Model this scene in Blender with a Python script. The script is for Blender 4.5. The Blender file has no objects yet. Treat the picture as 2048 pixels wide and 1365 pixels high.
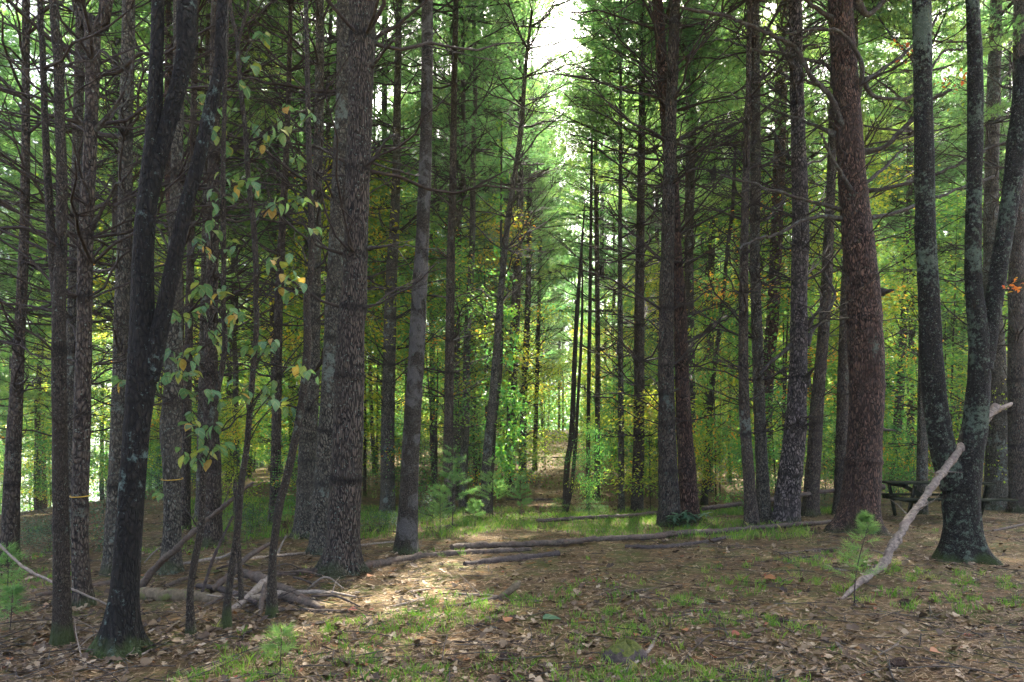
import bpy, math, random
import numpy as np
from mathutils import Vector, Matrix, Euler, Quaternion
R = math.radians
random.seed(7)
rng = np.random.default_rng(11)
C = bpy.context.scene.collection
SC = bpy.context.scene

# ------------------------------------------------------------------ camera, light, exposure
F, CX, HY, CZ = 1365.0, 1024.0, 890.0, 1.6        # focal length in photo pixels, centre column, horizon row, eye height
cam = bpy.data.cameras.new('camera'); camo = bpy.data.objects.new('camera', cam); C.objects.link(camo)
camo.location = (0, 0, CZ); camo.rotation_euler = (R(90), 0, 0)
cam.lens = 24.0; cam.sensor_width = 36.0; cam.shift_y = (HY - 682.5) / 2048.0
cam.clip_start = 0.05; cam.clip_end = 3000
SC.camera = camo
SUN_EL, SUN_AZ = R(52), R(12)                       # azimuth measured from the view direction towards the right
w = bpy.data.worlds.new('World'); SC.world = w; w.use_nodes = True
nt = w.node_tree; nt.nodes.clear()
sky = nt.nodes.new('ShaderNodeTexSky'); sky.sky_type = 'NISHITA'; sky.sun_disc = False
sky.sun_elevation = SUN_EL; sky.sun_rotation = SUN_AZ; sky.dust_density = 6.0; sky.air_density = 0.55; sky.ozone_density = 0.3
bg = nt.nodes.new('ShaderNodeBackground'); bg.inputs['Strength'].default_value = 0.15
out = nt.nodes.new('ShaderNodeOutputWorld')
nt.links.new(sky.outputs[0], bg.inputs[0]); nt.links.new(bg.outputs[0], out.inputs[0])
sun = bpy.data.lights.new('sun', 'SUN'); sun.energy = 5.0; sun.angle = R(0.6); sun.color = (1.0, 0.93, 0.8)
suno = bpy.data.objects.new('sun', sun); C.objects.link(suno); suno.location = (10, 20, 40)
sd = Vector((math.sin(SUN_AZ) * math.cos(SUN_EL), math.cos(SUN_AZ) * math.cos(SUN_EL), math.sin(SUN_EL)))
suno.rotation_euler = sd.to_track_quat('Z', 'Y').to_euler()
SC.view_settings.view_transform = 'Standard'; SC.view_settings.look = 'None'
SC.view_settings.exposure = 3.05; SC.view_settings.gamma = 1.0
SC.render.engine = 'CYCLES'
cy = SC.cycles; cy.use_denoising = True; cy.max_bounces = 10; cy.diffuse_bounces = 6; cy.glossy_bounces = 2
cy.transmission_bounces = 6; cy.transparent_max_bounces = 6; cy.volume_bounces = 1; cy.sample_clamp_indirect = 6.0
cy.use_adaptive_sampling = True; cy.adaptive_threshold = 0.02
cy.caustics_reflective = False; cy.caustics_refractive = False

# ------------------------------------------------------------------ helpers
def sstep(a, b, x):
    t = np.clip((x - a) / (b - a), 0, 1); return t * t * (3 - 2 * t)
_k = rng.normal(0, 1, (40, 3)); _p = rng.uniform(0, 6.28, 40)
def noise3(P, s):
    P = np.atleast_2d(P) * s; v = np.zeros(len(P))
    for i in range(0, 10): v += np.sin(P @ _k[i] + _p[i] + 1.5 * np.sin(P @ _k[i + 12] + _p[i + 12]))
    return v / 5.0
def gh(x, y):
    x = np.asarray(x, float); y = np.asarray(y, float)
    z = 0.05 * np.sin(x * 0.31 + 1.0) * np.sin(y * 0.27) + 0.03 * np.sin(x * 0.9 + y * 0.5) * np.sin(y * 0.8 + 0.4)
    z = z * sstep(2, 9, y) + 0.018 * np.sin(x * 3.1 + 2 * np.sin(y * 1.7)) * np.sin(y * 2.7 + x) + 0.010 * np.sin(x * 7.3 + y * 3) * np.sin(y * 6.1 - x * 4)
    corridor = sstep(-0.32, -0.18, x / np.maximum(y, 1)) 
    z = z - 0.25 * sstep(14, 20, y) * corridor * (1 - sstep(24, 36, y))
    z = z + 3.2 * sstep(22, 78, y) * corridor
    q = -x - 0.25 * y
    z = z - 10.0 * sstep(2.5, 46, q) * sstep(8, 30, y)
    z = z - 4.0 * sstep(110, 300, np.hypot(x, y)) * 0
    return z
def PX(px, py, d): return Vector(((px - CX) / F * d, d, CZ + (HY - py) / F * d))
def ground_hit(px, py):
    t = (px - CX) / F; s = (HY - py) / F
    ds = np.geomspace(1.2, 300, 3000)
    below = CZ + s * ds - gh(t * ds, ds)
    i = int(np.argmax(below <= 0)); d = float(ds[i]) if below[i] <= 0 else 60.0
    return d
def G(x, y): return float(gh(x, y))

class MB:
    def __init__(s): s.v = []; s.f = []; s.n = 0; s.t = []; s.m = []; s.va = []
    def add(s, v, f, tint=0.5, mi=0, va=0.0):
        v = np.asarray(v, float); f = np.asarray(f, int)
        if len(f) == 0: return
        s.v.append(v); s.f.append(f + s.n); s.n += len(v)
        s.t.append(np.broadcast_to(np.asarray(tint, float), (len(f),)))
        s.m.append(np.full(len(f), mi)); s.va.append(np.broadcast_to(np.asarray(va, float), (len(v),)))
    def mesh(s, name, mats, smooth=False):
        me = bpy.data.meshes.new(name)
        V = np.concatenate(s.v); me.vertices.add(len(V)); me.vertices.foreach_set('co', V.astype(np.float32).ravel())
        tot = np.concatenate([np.full(len(f), f.shape[1]) for f in s.f]); lp = np.concatenate([f.ravel() for f in s.f])
        me.loops.add(len(lp)); me.loops.foreach_set('vertex_index', lp.astype(np.int32))
        me.polygons.add(len(tot)); st = np.concatenate([[0], np.cumsum(tot)[:-1]])
        me.polygons.foreach_set('loop_start', st.astype(np.int32)); me.polygons.foreach_set('loop_total', tot.astype(np.int32))
        me.polygons.foreach_set('material_index', np.concatenate(s.m).astype(np.int32))
        me.polygons.foreach_set('use_smooth', np.full(len(tot), smooth))
        a = me.attributes.new('tint', 'FLOAT', 'FACE'); a.data.foreach_set('value', np.concatenate(s.t).astype(np.float32))
        a = me.attributes.new('ring', 'FLOAT', 'POINT'); a.data.foreach_set('value', np.concatenate(s.va).astype(np.float32))
        for m in (mats if isinstance(mats, (list, tuple)) else [mats]): me.materials.append(m)
        me.update(); me.validate(); return me

def ob(name, me, parent=None, loc=None, rot=None, scale=None, **kw):
    o = bpy.data.objects.new(name, me); C.objects.link(o)
    if parent is not None: o.parent = parent
    if loc is not None: o.location = loc
    if rot is not None:
        if isinstance(rot, Quaternion): o.rotation_mode = 'QUATERNION'; o.rotation_quaternion = rot
        else: o.rotation_euler = rot
    if scale is not None: o.scale = scale if hasattr(scale, '__len__') else (scale,) * 3
    for k, v in kw.items(): o[k] = v
    return o
def thing(name, label, cat, loc, group=None, rz=0):
    o = bpy.data.objects.new(name, None); C.objects.link(o); o.location = loc; o.rotation_euler = (0, 0, rz)
    o.empty_display_size = 0.2
    o['label'] = label; o['category'] = cat
    if group: o['group'] = group
    return o

def catmull(P, step):
    P = np.asarray(P, float); n = len(P)
    if n < 3:
        L = np.linalg.norm(P[-1, :3] - P[0, :3]); k = max(2, int(L / step) + 1); t = np.linspace(0, 1, k)[:, None]
        return P[0] * (1 - t) + P[-1] * t
    Q = np.vstack([2 * P[0] - P[1], P, 2 * P[-1] - P[-2]]); out = []
    for i in range(n - 1):
        a, b, c, d = Q[i], Q[i + 1], Q[i + 2], Q[i + 3]
        L = np.linalg.norm(c[:3] - b[:3]); k = max(1, int(round(L / step)))
        t = (np.arange(k) / k)[:, None]
        out.append(0.5 * ((2 * b) + (-a + c) * t + (2 * a - 5 * b + 4 * c - d) * t ** 2 + (-a + 3 * b - 3 * c + d) * t ** 3))
    out.append(P[-1:]); return np.vstack(out)
def tube(P, rad, segs=8, amp=0.0, nf=6.0, cap=True, lobes=None):
    """tube along P (n,3); amp = relative bark relief"""
    P = np.asarray(P, float); n = len(P); rad = np.broadcast_to(np.asarray(rad, float), (n,))
    T = np.gradient(P, axis=0); T /= np.linalg.norm(T, axis=1)[:, None] + 1e-9
    mean = np.abs(T.mean(0)); ref = np.zeros(3); ref[int(np.argmin(mean))] = 1
    N = np.cross(T, ref); N /= np.linalg.norm(N, axis=1)[:, None] + 1e-9; B = np.cross(T, N)
    th = np.linspace(0, 2 * np.pi, segs, endpoint=False)
    dirs = N[:, None, :] * np.cos(th)[None, :, None] + B[:, None, :] * np.sin(th)[None, :, None]
    r = rad[:, None] * np.ones(segs)
    if amp > 0:
        off = random.random() * 50
        base = (P[:, None, :] + dirs * np.maximum(r, 0.02)[:, :, None]).reshape(-1, 3) + off
        sc = np.array([1, 1, 0.35]) if mean[2] > 0.6 else np.array([1, 1, 1])
        nz = noise3(base * sc, nf * 3).reshape(n, segs) * 0.6 + noise3(base * sc, nf * 9).reshape(n, segs) * 0.5
        big = noise3(base, 2.0).reshape(n, segs)
        fac = amp * nz + amp * 0.5 * big; r = r * (1 + fac - fac.mean())
    if lobes is not None: r = r * (1 + lobes[:, None] * (0.5 + 0.5 * np.sin(th * 5 + random.random() * 6) * np.sin(th * 2 + 1))[None, :])
    V = (P[:, None, :] + dirs * r[:, :, None]).reshape(-1, 3)
    i = np.arange(n - 1)[:, None] * segs; j = np.arange(segs)[None, :]; j2 = (j + 1) % segs
    Fq = np.stack([i + j, i + segs + j, i + segs + j2, i + j2], -1).reshape(-1, 4)[:, ::-1]
    return V, Fq
def add_tube(mb, P, rad, segs=6, amp=0, nf=6, tint=0.5, mi=0, va=0.0, caps=True, lobes=None):
    V, Fq = tube(P, rad, segs, amp, nf, lobes=lobes)
    if hasattr(va, '__len__'): va = np.repeat(np.asarray(va), segs)
    k = mb.n; mb.add(V, Fq, tint, mi, va)
    if caps:
        for base, ring, rev in ((0, V[:segs], True), ((len(V) - segs), V[-segs:], False)):
            c = ring.mean(0)[None]; idx = np.arange(segs)
            vv = np.vstack([ring, c]); f = np.stack([idx, (idx + 1) % segs, np.full(segs, segs)], -1)
            mb.add(vv, f if not rev else f[:, ::-1], tint, mi, 0.0)

# ------------------------------------------------------------------ materials
def newmat(name):
    m = bpy.data.materials.new(name); m.use_nodes = True; t = m.node_tree; t.nodes.clear(); return m, t
def N(t, kind, **kw):
    n = t.nodes.new(kind)
    for k, v in kw.items():
        if k in n.inputs: n.inputs[k].default_value = v
        else: setattr(n, k, v)
    return n
def ramp(t, src, stops, interp='LINEAR'):
    r = t.nodes.new('ShaderNodeValToRGB'); r.color_ramp.interpolation = interp
    e = r.color_ramp.elements
    e[0].position = stops[0][0]; e[0].color = (*stops[0][1], 1); e[1].position = stops[-1][0]; e[1].color = (*stops[-1][1], 1)
    for p, c in stops[1:-1]:
        x = e.new(p); x.color = (*c, 1)
    t.links.new(src, r.inputs[0]); return r.outputs[0]
def g3(v): return (v, v, v)
def mix(t, fac, a, b, mode='MIX'):
    m = t.nodes.new('ShaderNodeMix'); m.data_type = 'RGBA'; m.blend_type = mode
    if isinstance(fac, (int, float)): m.inputs[0].default_value = fac
    else: t.links.new(fac, m.inputs[0])
    for s, i in ((a, 6), (b, 7)):
        if isinstance(s, tuple): m.inputs[i].default_value = (*s, 1)
        else: t.links.new(s, m.inputs[i])
    return m.outputs[2]
def mth(t, op, a, b=0.0, clamp=False):
    m = t.nodes.new('ShaderNodeMath'); m.operation = op; m.use_clamp = clamp
    for s, i in ((a, 0), (b, 1)):
        if isinstance(s, (int, float)): m.inputs[i].default_value = s
        else: t.links.new(s, m.inputs[i])
    return m.outputs[0]

def bark(name, dark, light,  lich=(0.30, 0.36, 0.30), lich_amt=0.5, fiss=7.0, zs=0.28, moss=0.5, patch=None, plate=False, bump=0.6, lich_scale=9.0, mossh=0.35, moss_col=(0.05, 0.075, 0.018), speck=0.5, crw=0.3):
    kk = 0.75 if 'oak' in name else (1.0 if 'red' in name else 1.3)
    dark = tuple(c * k * kk for c, k in zip(dark, (0.31, 0.29, 0.27))); light = tuple(c * k * kk for c, k in zip(light, (0.42, 0.39, 0.36))); lich = tuple(c * 0.62 for c in lich)
    m, t = newmat(name); L = t.links.new
    tc = N(t, 'ShaderNodeTexCoord'); mp = N(t, 'ShaderNodeMapping'); mp.inputs['Scale'].default_value = (1, 1, zs); L(tc.outputs['Object'], mp.inputs[0])
    oi = N(t, 'ShaderNodeObjectInfo')
    ofs = N(t, 'ShaderNodeVectorMath', operation='SCALE'); cmb = N(t, 'ShaderNodeCombineXYZ'); L(oi.outputs['Random'], cmb.inputs[0]); L(oi.outputs['Random'], cmb.inputs[2])
    L(cmb.outputs[0], ofs.inputs[0]); ofs.inputs['Scale'].default_value = 40
    va = N(t, 'ShaderNodeVectorMath', operation='ADD'); L(mp.outputs[0], va.inputs[0]); L(ofs.outputs[0], va.inputs[1])
    vb = N(t, 'ShaderNodeVectorMath', operation='ADD'); L(tc.outputs['Object'], vb.inputs[0]); L(ofs.outputs[0], vb.inputs[1])
    wob = N(t, 'ShaderNodeTexNoise', Scale=5.0, Detail=3.0); L(va.outputs[0], wob.inputs['Vector'])
    vv = N(t, 'ShaderNodeVectorMath', operation='MULTIPLY_ADD'); L(wob.outputs['Color'], vv.inputs[0]); vv.inputs[1].default_value = (0.2, 0.2, 0.16); L(va.outputs[0], vv.inputs[2])
    vo = N(t, 'ShaderNodeTexVoronoi', Scale=fiss * 5.0); vo.feature = 'DISTANCE_TO_EDGE' if True else 'F1'; L(vv.outputs[0], vo.inputs['Vector'])
    cr = N(t, 'ShaderNodeMapRange'); cr.inputs[2].default_value = 0.22; L(vo.outputs['Distance'], cr.inputs[0])
    no = N(t, 'ShaderNodeTexNoise', Scale=fiss * 6, Detail=5.0, Roughness=0.65); L(va.outputs[0], no.inputs['Vector'])
    h = mth(t, 'ADD', mth(t, 'ADD', mth(t, 'MULTIPLY', cr.outputs[0], crw), mth(t, 'MULTIPLY', no.outputs[0], 1.15 - crw)), -0.03)
    big = N(t, 'ShaderNodeTexNoise', Scale=2.2, Detail=4.0, Roughness=0.6); L(vb.outputs[0], big.inputs['Vector'])
    col = ramp(t, h, [(0.36, tuple(c * 0.15 for c in dark)), (0.5, dark), (0.66, light), (0.85, tuple(min(1, c * 1.9) for c in light))])
    col = mix(t, ramp(t, big.outputs[0], [(0.35, g3(0)), (0.65, g3(0.55))]), col, mix(t, 0.5, dark, light), 'MIX')
    if plate:
        vc = N(t, 'ShaderNodeTexVoronoi', Scale=fiss * 5.0); L(vv.outputs[0], vc.inputs['Vector'])
        sc_ = N(t, 'ShaderNodeSeparateColor'); L(vc.outputs['Color'], sc_.inputs[0]); col = mix(t, 0.75, col, mix(t, 1.0, col, ramp(t, sc_.outputs[0], [(0, (0.45, 0.42, 0.42)), (1, (1.9, 1.75, 1.65))]), 'MULTIPLY'))
    # lichen: blotches and specks
    l1 = N(t, 'ShaderNodeTexNoise', Scale=lich_scale, Detail=7.0, Roughness=0.72); L(vb.outputs[0], l1.inputs['Vector'])
    l2 = N(t, 'ShaderNodeTexNoise', Scale=1.3, Detail=2.0); L(vb.outputs[0], l2.inputs['Vector'])
    thr = mth(t, 'ADD', l1.outputs[0], mth(t, 'MULTIPLY', mth(t, 'SUBTRACT', l2.outputs[0], 0.5), 0.8))
    e = 0.70 - 0.16 * lich_amt
    lf = ramp(t, thr, [(e - 0.01, g3(0)), (e + 0.075, g3(0.8))])
    lcol = mix(t, no.outputs[0], tuple(c * 0.55 for c in lich), tuple(min(1, c * 1.25) for c in lich))
    col = mix(t, lf, col, lcol)
    sp = N(t, 'ShaderNodeTexNoise', Scale=34.0, Detail=5.0, Roughness=0.7); L(vb.outputs[0], sp.inputs['Vector'])
    sf = ramp(t, sp.outputs[0], [(0.655 - 0.06 * speck, g3(0)), (0.69 - 0.06 * speck, g3(0.8 * min(1, speck * 1.5)))])
    col = mix(t, sf, col, tuple(c * 1.25 for c in lich))
    if patch is not None:
        p = N(t, 'ShaderNodeTexNoise', Scale=3.4, Detail=6.0, Roughness=0.62, Distortion=0.6); L(vb.outputs[0], p.inputs['Vector'])
        pf = ramp(t, p.outputs[0], [(0.50, g3(0)), (0.58, g3(0.75))]); col = mix(t, pf, col, mix(t, no.outputs[0], tuple(c * 0.16 for c in patch), tuple(c * 0.62 for c in patch)))
    # whorl scars
    at = N(t, 'ShaderNodeAttribute', attribute_name='ring')
    col = mix(t, at.outputs['Fac'], col, tuple(c * 0.35 for c in dark))
    # moss towards the foot
    sep = N(t, 'ShaderNodeSeparateXYZ'); L(tc.outputs['Object'], sep.inputs[0])
    mz = N(t, 'ShaderNodeMapRange'); mz.inputs[1].default_value = mossh; mz.inputs[2].default_value = -0.05; L(sep.outputs[2], mz.inputs[0])
    mf = ramp(t, mth(t, 'ADD', mth(t, 'MULTIPLY', mz.outputs[0], 0.5), mth(t, 'MULTIPLY', big.outputs[0], 0.75)), [(0.62, g3(0)), (0.75, g3(moss))])
    col = mix(t, mf, col, mix(t, no.outputs[0], tuple(c * 0.4 for c in moss_col), tuple(c * 1.5 for c in moss_col)))
    b = N(t, 'ShaderNodeBump', Strength=min(1.0, bump + .2), Distance=0.06); L(mth(t, 'ADD', h, mth(t, 'MULTIPLY', lf, 0.15)), b.inputs['Height'])
    p = N(t, 'ShaderNodeBsdfPrincipled', Roughness=0.85); p.inputs['Specular IOR Level'].default_value = 0.25
    L(col, p.inputs['Base Color']); L(b.outputs[0], p.inputs['Normal'])
    o = N(t, 'ShaderNodeOutputMaterial'); L(p.outputs[0], o.inputs[0]); return m

def leafmat(name, stops, trans=0.5, tcol=1.6, rough=0.5, rnd=0.25, spec=0.35, vein=False):
    m, t = newmat(name); L = t.links.new
    at = N(t, 'ShaderNodeAttribute', attribute_name='tint'); oi = N(t, 'ShaderNodeObjectInfo')
    v = mth(t, 'ADD', at.outputs['Fac'], mth(t, 'MULTIPLY', mth(t, 'SUBTRACT', oi.outputs['Random'], 0.5), rnd), True)
    col = ramp(t, v, stops)
    if vein:
        tc = N(t, 'ShaderNodeTexCoord'); no = N(t, 'ShaderNodeTexNoise', Scale=22.0, Detail=4.0); L(tc.outputs['Object'], no.inputs['Vector'])
        sx = N(t, 'ShaderNodeSeparateXYZ'); L(tc.outputs['Object'], sx.inputs[0])
        ab = mth(t, 'ABSOLUTE', sx.outputs[1]); ph = mth(t, 'SUBTRACT', mth(t, 'MULTIPLY', sx.outputs[0], 60), mth(t, 'MULTIPLY', ab, 110))
        vn = ramp(t, mth(t, 'SINE', ph), [(0.86, g3(0)), (1.0, g3(0.35))])
        col = mix(t, vn, col, mix(t, 0.5, col, (0.5, 0.55, 0.25)))
        col = mix(t, ramp(t, no.outputs[0], [(0.55, g3(0)), (0.72, g3(0.6))]), col, (0.22, 0.12, 0.03))
    p = N(t, 'ShaderNodeBsdfPrincipled', Roughness=rough); p.inputs['Specular IOR Level'].default_value = spec; L(col, p.inputs['Base Color'])
    tr = N(t, 'ShaderNodeBsdfTranslucent'); L(mix(t, 1.0, col, (tcol * 0.92, tcol * 1.0, tcol * 0.65), 'MULTIPLY'), tr.inputs[0])
    mx = N(t, 'ShaderNodeMixShader'); mx.inputs[0].default_value = trans; L(p.outputs[0], mx.inputs[1]); L(tr.outputs[0], mx.inputs[2])
    o = N(t, 'ShaderNodeOutputMaterial'); L(mx.outputs[0], o.inputs[0]); return m
def plain(name, c1, c2, scale=30, rough=0.85, bump=0.4, zs=(1, 1, 1), detail=5.0, spots=None):
    m, t = newmat(name); L = t.links.new
    tc = N(t, 'ShaderNodeTexCoord'); mp = N(t, 'ShaderNodeMapping'); mp.inputs['Scale'].default_value = zs; L(tc.outputs['Object'], mp.inputs[0])
    oi = N(t, 'ShaderNodeObjectInfo'); add = N(t, 'ShaderNodeVectorMath', operation='ADD'); L(mp.outputs[0], add.inputs[0]); L(oi.outputs['Random'], add.inputs[1])
    no = N(t, 'ShaderNodeTexNoise', Scale=scale, Detail=detail, Roughness=0.65); L(add.outputs[0], no.inputs['Vector'])
    at = N(t, 'ShaderNodeAttribute', attribute_name='tint')
    f = mth(t, 'ADD', no.outputs[0], mth(t, 'MULTIPLY', mth(t, 'SUBTRACT', at.outputs['Fac'], 0.5), 0.5))
    col = ramp(t, f, [(0.3, c1), (0.7, c2)])
    if spots is not None:
        n2 = N(t, 'ShaderNodeTexNoise', Scale=scale * 0.3, Detail=6.0, Roughness=0.7); L(add.outputs[0], n2.inputs['Vector'])
        col = mix(t, ramp(t, n2.outputs[0], [(0.52, g3(0)), (0.6, g3(0.8))]), col, spots)
    b = N(t, 'ShaderNodeBump', Strength=bump, Distance=0.01); L(no.outputs[0], b.inputs['Height'])
    p = N(t, 'ShaderNodeBsdfPrincipled', Roughness=rough); p.inputs['Specular IOR Level'].default_value = 0.25 if rough < .95 else 0.03; L(col, p.inputs['Base Color']); L(b.outputs[0], p.inputs['Normal'])
    o = N(t, 'ShaderNodeOutputMaterial'); L(p.outputs[0], o.inputs[0]); return m

M = {}
M['pine'] = bark('bark_pine', (0.056, 0.043, 0.034), (0.15, 0.125, 0.10), lich=(0.26, 0.31, 0.25), lich_amt=0.25, fiss=6, zs=0.4, moss=0.5, speck=0.7)
M['pinegrey'] = bark('bark_pine_grey', (0.075, 0.072, 0.058), (0.185, 0.175, 0.142), lich=(0.28, 0.34, 0.28), lich_amt=0.5, fiss=6, zs=0.5, moss=0.4, speck=0.8)
M['bigpine'] = bark('bark_pine_ridged', (0.054, 0.044, 0.036), (0.148, 0.125, 0.105), lich=(0.24, 0.32, 0.26), lich_amt=0.02, fiss=8.5, zs=0.22, moss=0.5, speck=0.85, bump=1.0, crw=0.45)
M['red'] = bark('bark_red_plates', (0.078, 0.046, 0.036), (0.19, 0.128, 0.105), lich=(0.2, 0.26, 0.2), lich_amt=-0.05, fiss=6.5, zs=0.32, moss=0.45, plate=True, crw=0.42, bump=1.0, speck=0.2)
M['greyplate'] = bark('bark_grey_plates', (0.06, 0.055, 0.055), (0.20, 0.19, 0.195), lich=(0.2, 0.25, 0.2), lich_amt=-0.1, fiss=5, zs=0.45, moss=0.4, plate=True, crw=0.42, bump=1.0, speck=0.2)
M['oak'] = bark('bark_dark_oak', (0.016, 0.014, 0.012), (0.048, 0.043, 0.036), lich=(0.26, 0.38, 0.33), lich_amt=0.34, fiss=7, zs=0.35, moss=1.0, mossh=0.5, speck=0.35, bump=1.0, lich_scale=11)
M['oaklichen'] = bark('bark_lichen_oak', (0.028, 0.026, 0.022), (0.085, 0.08, 0.066), lich=(0.20, 0.27, 0.19), lich_amt=0.92, fiss=9, zs=0.5, moss=0.9, speck=0.9, bump=1.0, lich_scale=14)
M['maple'] = bark('bark_patchy_maple', (0.035, 0.03, 0.022), (0.10, 0.09, 0.07), lich=(0.24, 0.34, 0.28), lich_amt=0.1, fiss=9, zs=0.7, moss=0.5, patch=(0.26, 0.25, 0.23), speck=0.4, bump=0.5)
M['stem'] = bark('bark_sapling', (0.045, 0.038, 0.028), (0.13, 0.11, 0.085), lich=(0.24, 0.3, 0.24), lich_amt=0.2, fiss=16, zs=0.4, moss=0.8, speck=0.6)
M['deadtwig'] = plain('dead_twig', (0.018, 0.013, 0.010), (0.06, 0.048, 0.04), 40)
M['limb'] = plain('limb_bark', (0.016, 0.012, 0.010), (0.07, 0.057, 0.047), 45, bump=0.9, spots=(0.09, 0.10, 0.085))
M['log'] = plain('log_wood', (0.026, 0.02, 0.015), (0.13, 0.10, 0.075), 26, bump=1.0, spots=(0.10, 0.065, 0.045))
M['logdark'] = plain('log_dark', (0.02, 0.016, 0.014), (0.085, 0.065, 0.055), 26, bump=1.0)
M['logpale'] = plain('log_pale', (0.10, 0.078, 0.058), (0.30, 0.25, 0.195), 40, bump=0.7)
M['limbpale'] = plain('weathered_limb', (0.035, 0.026, 0.019), (0.27, 0.22, 0.175), 26, bump=1.0, zs=(1, 1, 1), detail=9.0, spots=(0.12, 0.09, 0.075))
M['logmoss'] = plain('log_mossy', (0.06, 0.045, 0.025), (0.17, 0.13, 0.08), 22, bump=1.0, spots=(0.10, 0.12, 0.03))
M['tablewood'] = plain('table_wood', (0.010, 0.012, 0.009), (0.028, 0.032, 0.022), 30, rough=1.0, bump=0.5, zs=(0.3, 3, 3), spots=(0.045, 0.05, 0.025))
M['cone'] = plain('pine_cone', (0.04, 0.025, 0.018), (0.16, 0.11, 0.08), 60)
M['needle'] = leafmat('pine_needles', [(0.0, (0.055, 0.13, 0.065)), (0.45, (0.10, 0.185, 0.072)), (0.8, (0.165, 0.24, 0.075)), (1.0, (0.24, 0.27, 0.07))], trans=0.65, tcol=2.3, rnd=0.5, spec=0.2)
M['leafgreen'] = leafmat('leaf_green', [(0.0, (0.035, 0.12, 0.04)), (0.45, (0.075, 0.175, 0.05)), (0.75, (0.15, 0.23, 0.045)), (0.87, (0.24, 0.27, 0.04)), (0.93, (0.40, 0.30, 0.03)), (1.0, (0.45, 0.18, 0.03))], trans=0.6, tcol=2.6)
M['leafyellow'] = leafmat('leaf_yellow', [(0.0, (0.10, 0.17, 0.03)), (0.4, (0.20, 0.25, 0.035)), (0.8, (0.38, 0.33, 0.035)), (1.0, (0.5, 0.22, 0.03))], trans=0.6, tcol=2.3)
M['leafblue'] = leafmat('leaf_evergreen', [(0.0, (0.02, 0.06, 0.03)), (0.6, (0.05, 0.12, 0.06)), (1.0, (0.12, 0.2, 0.08))], trans=0.3, tcol=1.5, rough=0.35, spec=0.5)
M['leafvine'] = leafmat('leaf_vine', [(0.0, (0.03, 0.14, 0.045)), (0.6, (0.07, 0.2, 0.04)), (1.0, (0.18, 0.27, 0.04))], trans=0.45, tcol=1.9, rough=0.35, spec=0.5)
M['dogwood'] = leafmat('leaf_dogwood', [(0.0, (0.08, 0.17, 0.085)), (0.45, (0.12, 0.21, 0.07)), (0.7, (0.24, 0.27, 0.06)), (0.85, (0.36, 0.26, 0.06)), (1.0, (0.42, 0.17, 0.05))], trans=0.45, tcol=1.5, rnd=0.05, vein=True, rough=0.55)
M['litter'] = leafmat('fallen_leaves', [(0.0, (0.035, 0.022, 0.014)), (0.35, (0.085, 0.056, 0.032)), (0.65, (0.18, 0.128, 0.072)), (0.85, (0.36, 0.28, 0.185)), (0.93, (0.27, 0.12, 0.045)), (1.0, (0.22, 0.06, 0.035))], trans=0.12, tcol=1.2, rnd=0.0, rough=0.7)
M['needlelitter'] = leafmat('fallen_needles', [(0.0, (0.07, 0.038, 0.02)), (0.6, (0.19, 0.115, 0.055)), (1.0, (0.34, 0.25, 0.14))], trans=0.0, rnd=0.0, rough=0.7)
M['grass'] = leafmat('grass', [(0.0, (0.05, 0.12, 0.02)), (0.5, (0.10, 0.22, 0.025)), (0.85, (0.2, 0.32, 0.04)), (1.0, (0.32, 0.30, 0.10))], trans=0.4, tcol=1.5, rnd=0.0)
M['orange'] = leafmat('leaf_orange', [(0.0, (0.32, 0.2, 0.03)), (0.5, (0.5, 0.17, 0.04)), (1.0, (0.42, 0.08, 0.03))], trans=0.5, tcol=1.6)
mt, t = newmat('flagging_tape'); p = N(t, 'ShaderNodeBsdfPrincipled', Roughness=0.5); p.inputs['Base Color'].default_value = (0.42, 0.26, 0.02, 1); o = N(t, 'ShaderNodeOutputMaterial'); t.links.new(p.outputs[0], o.inputs[0]); M['tape'] = mt

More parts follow.
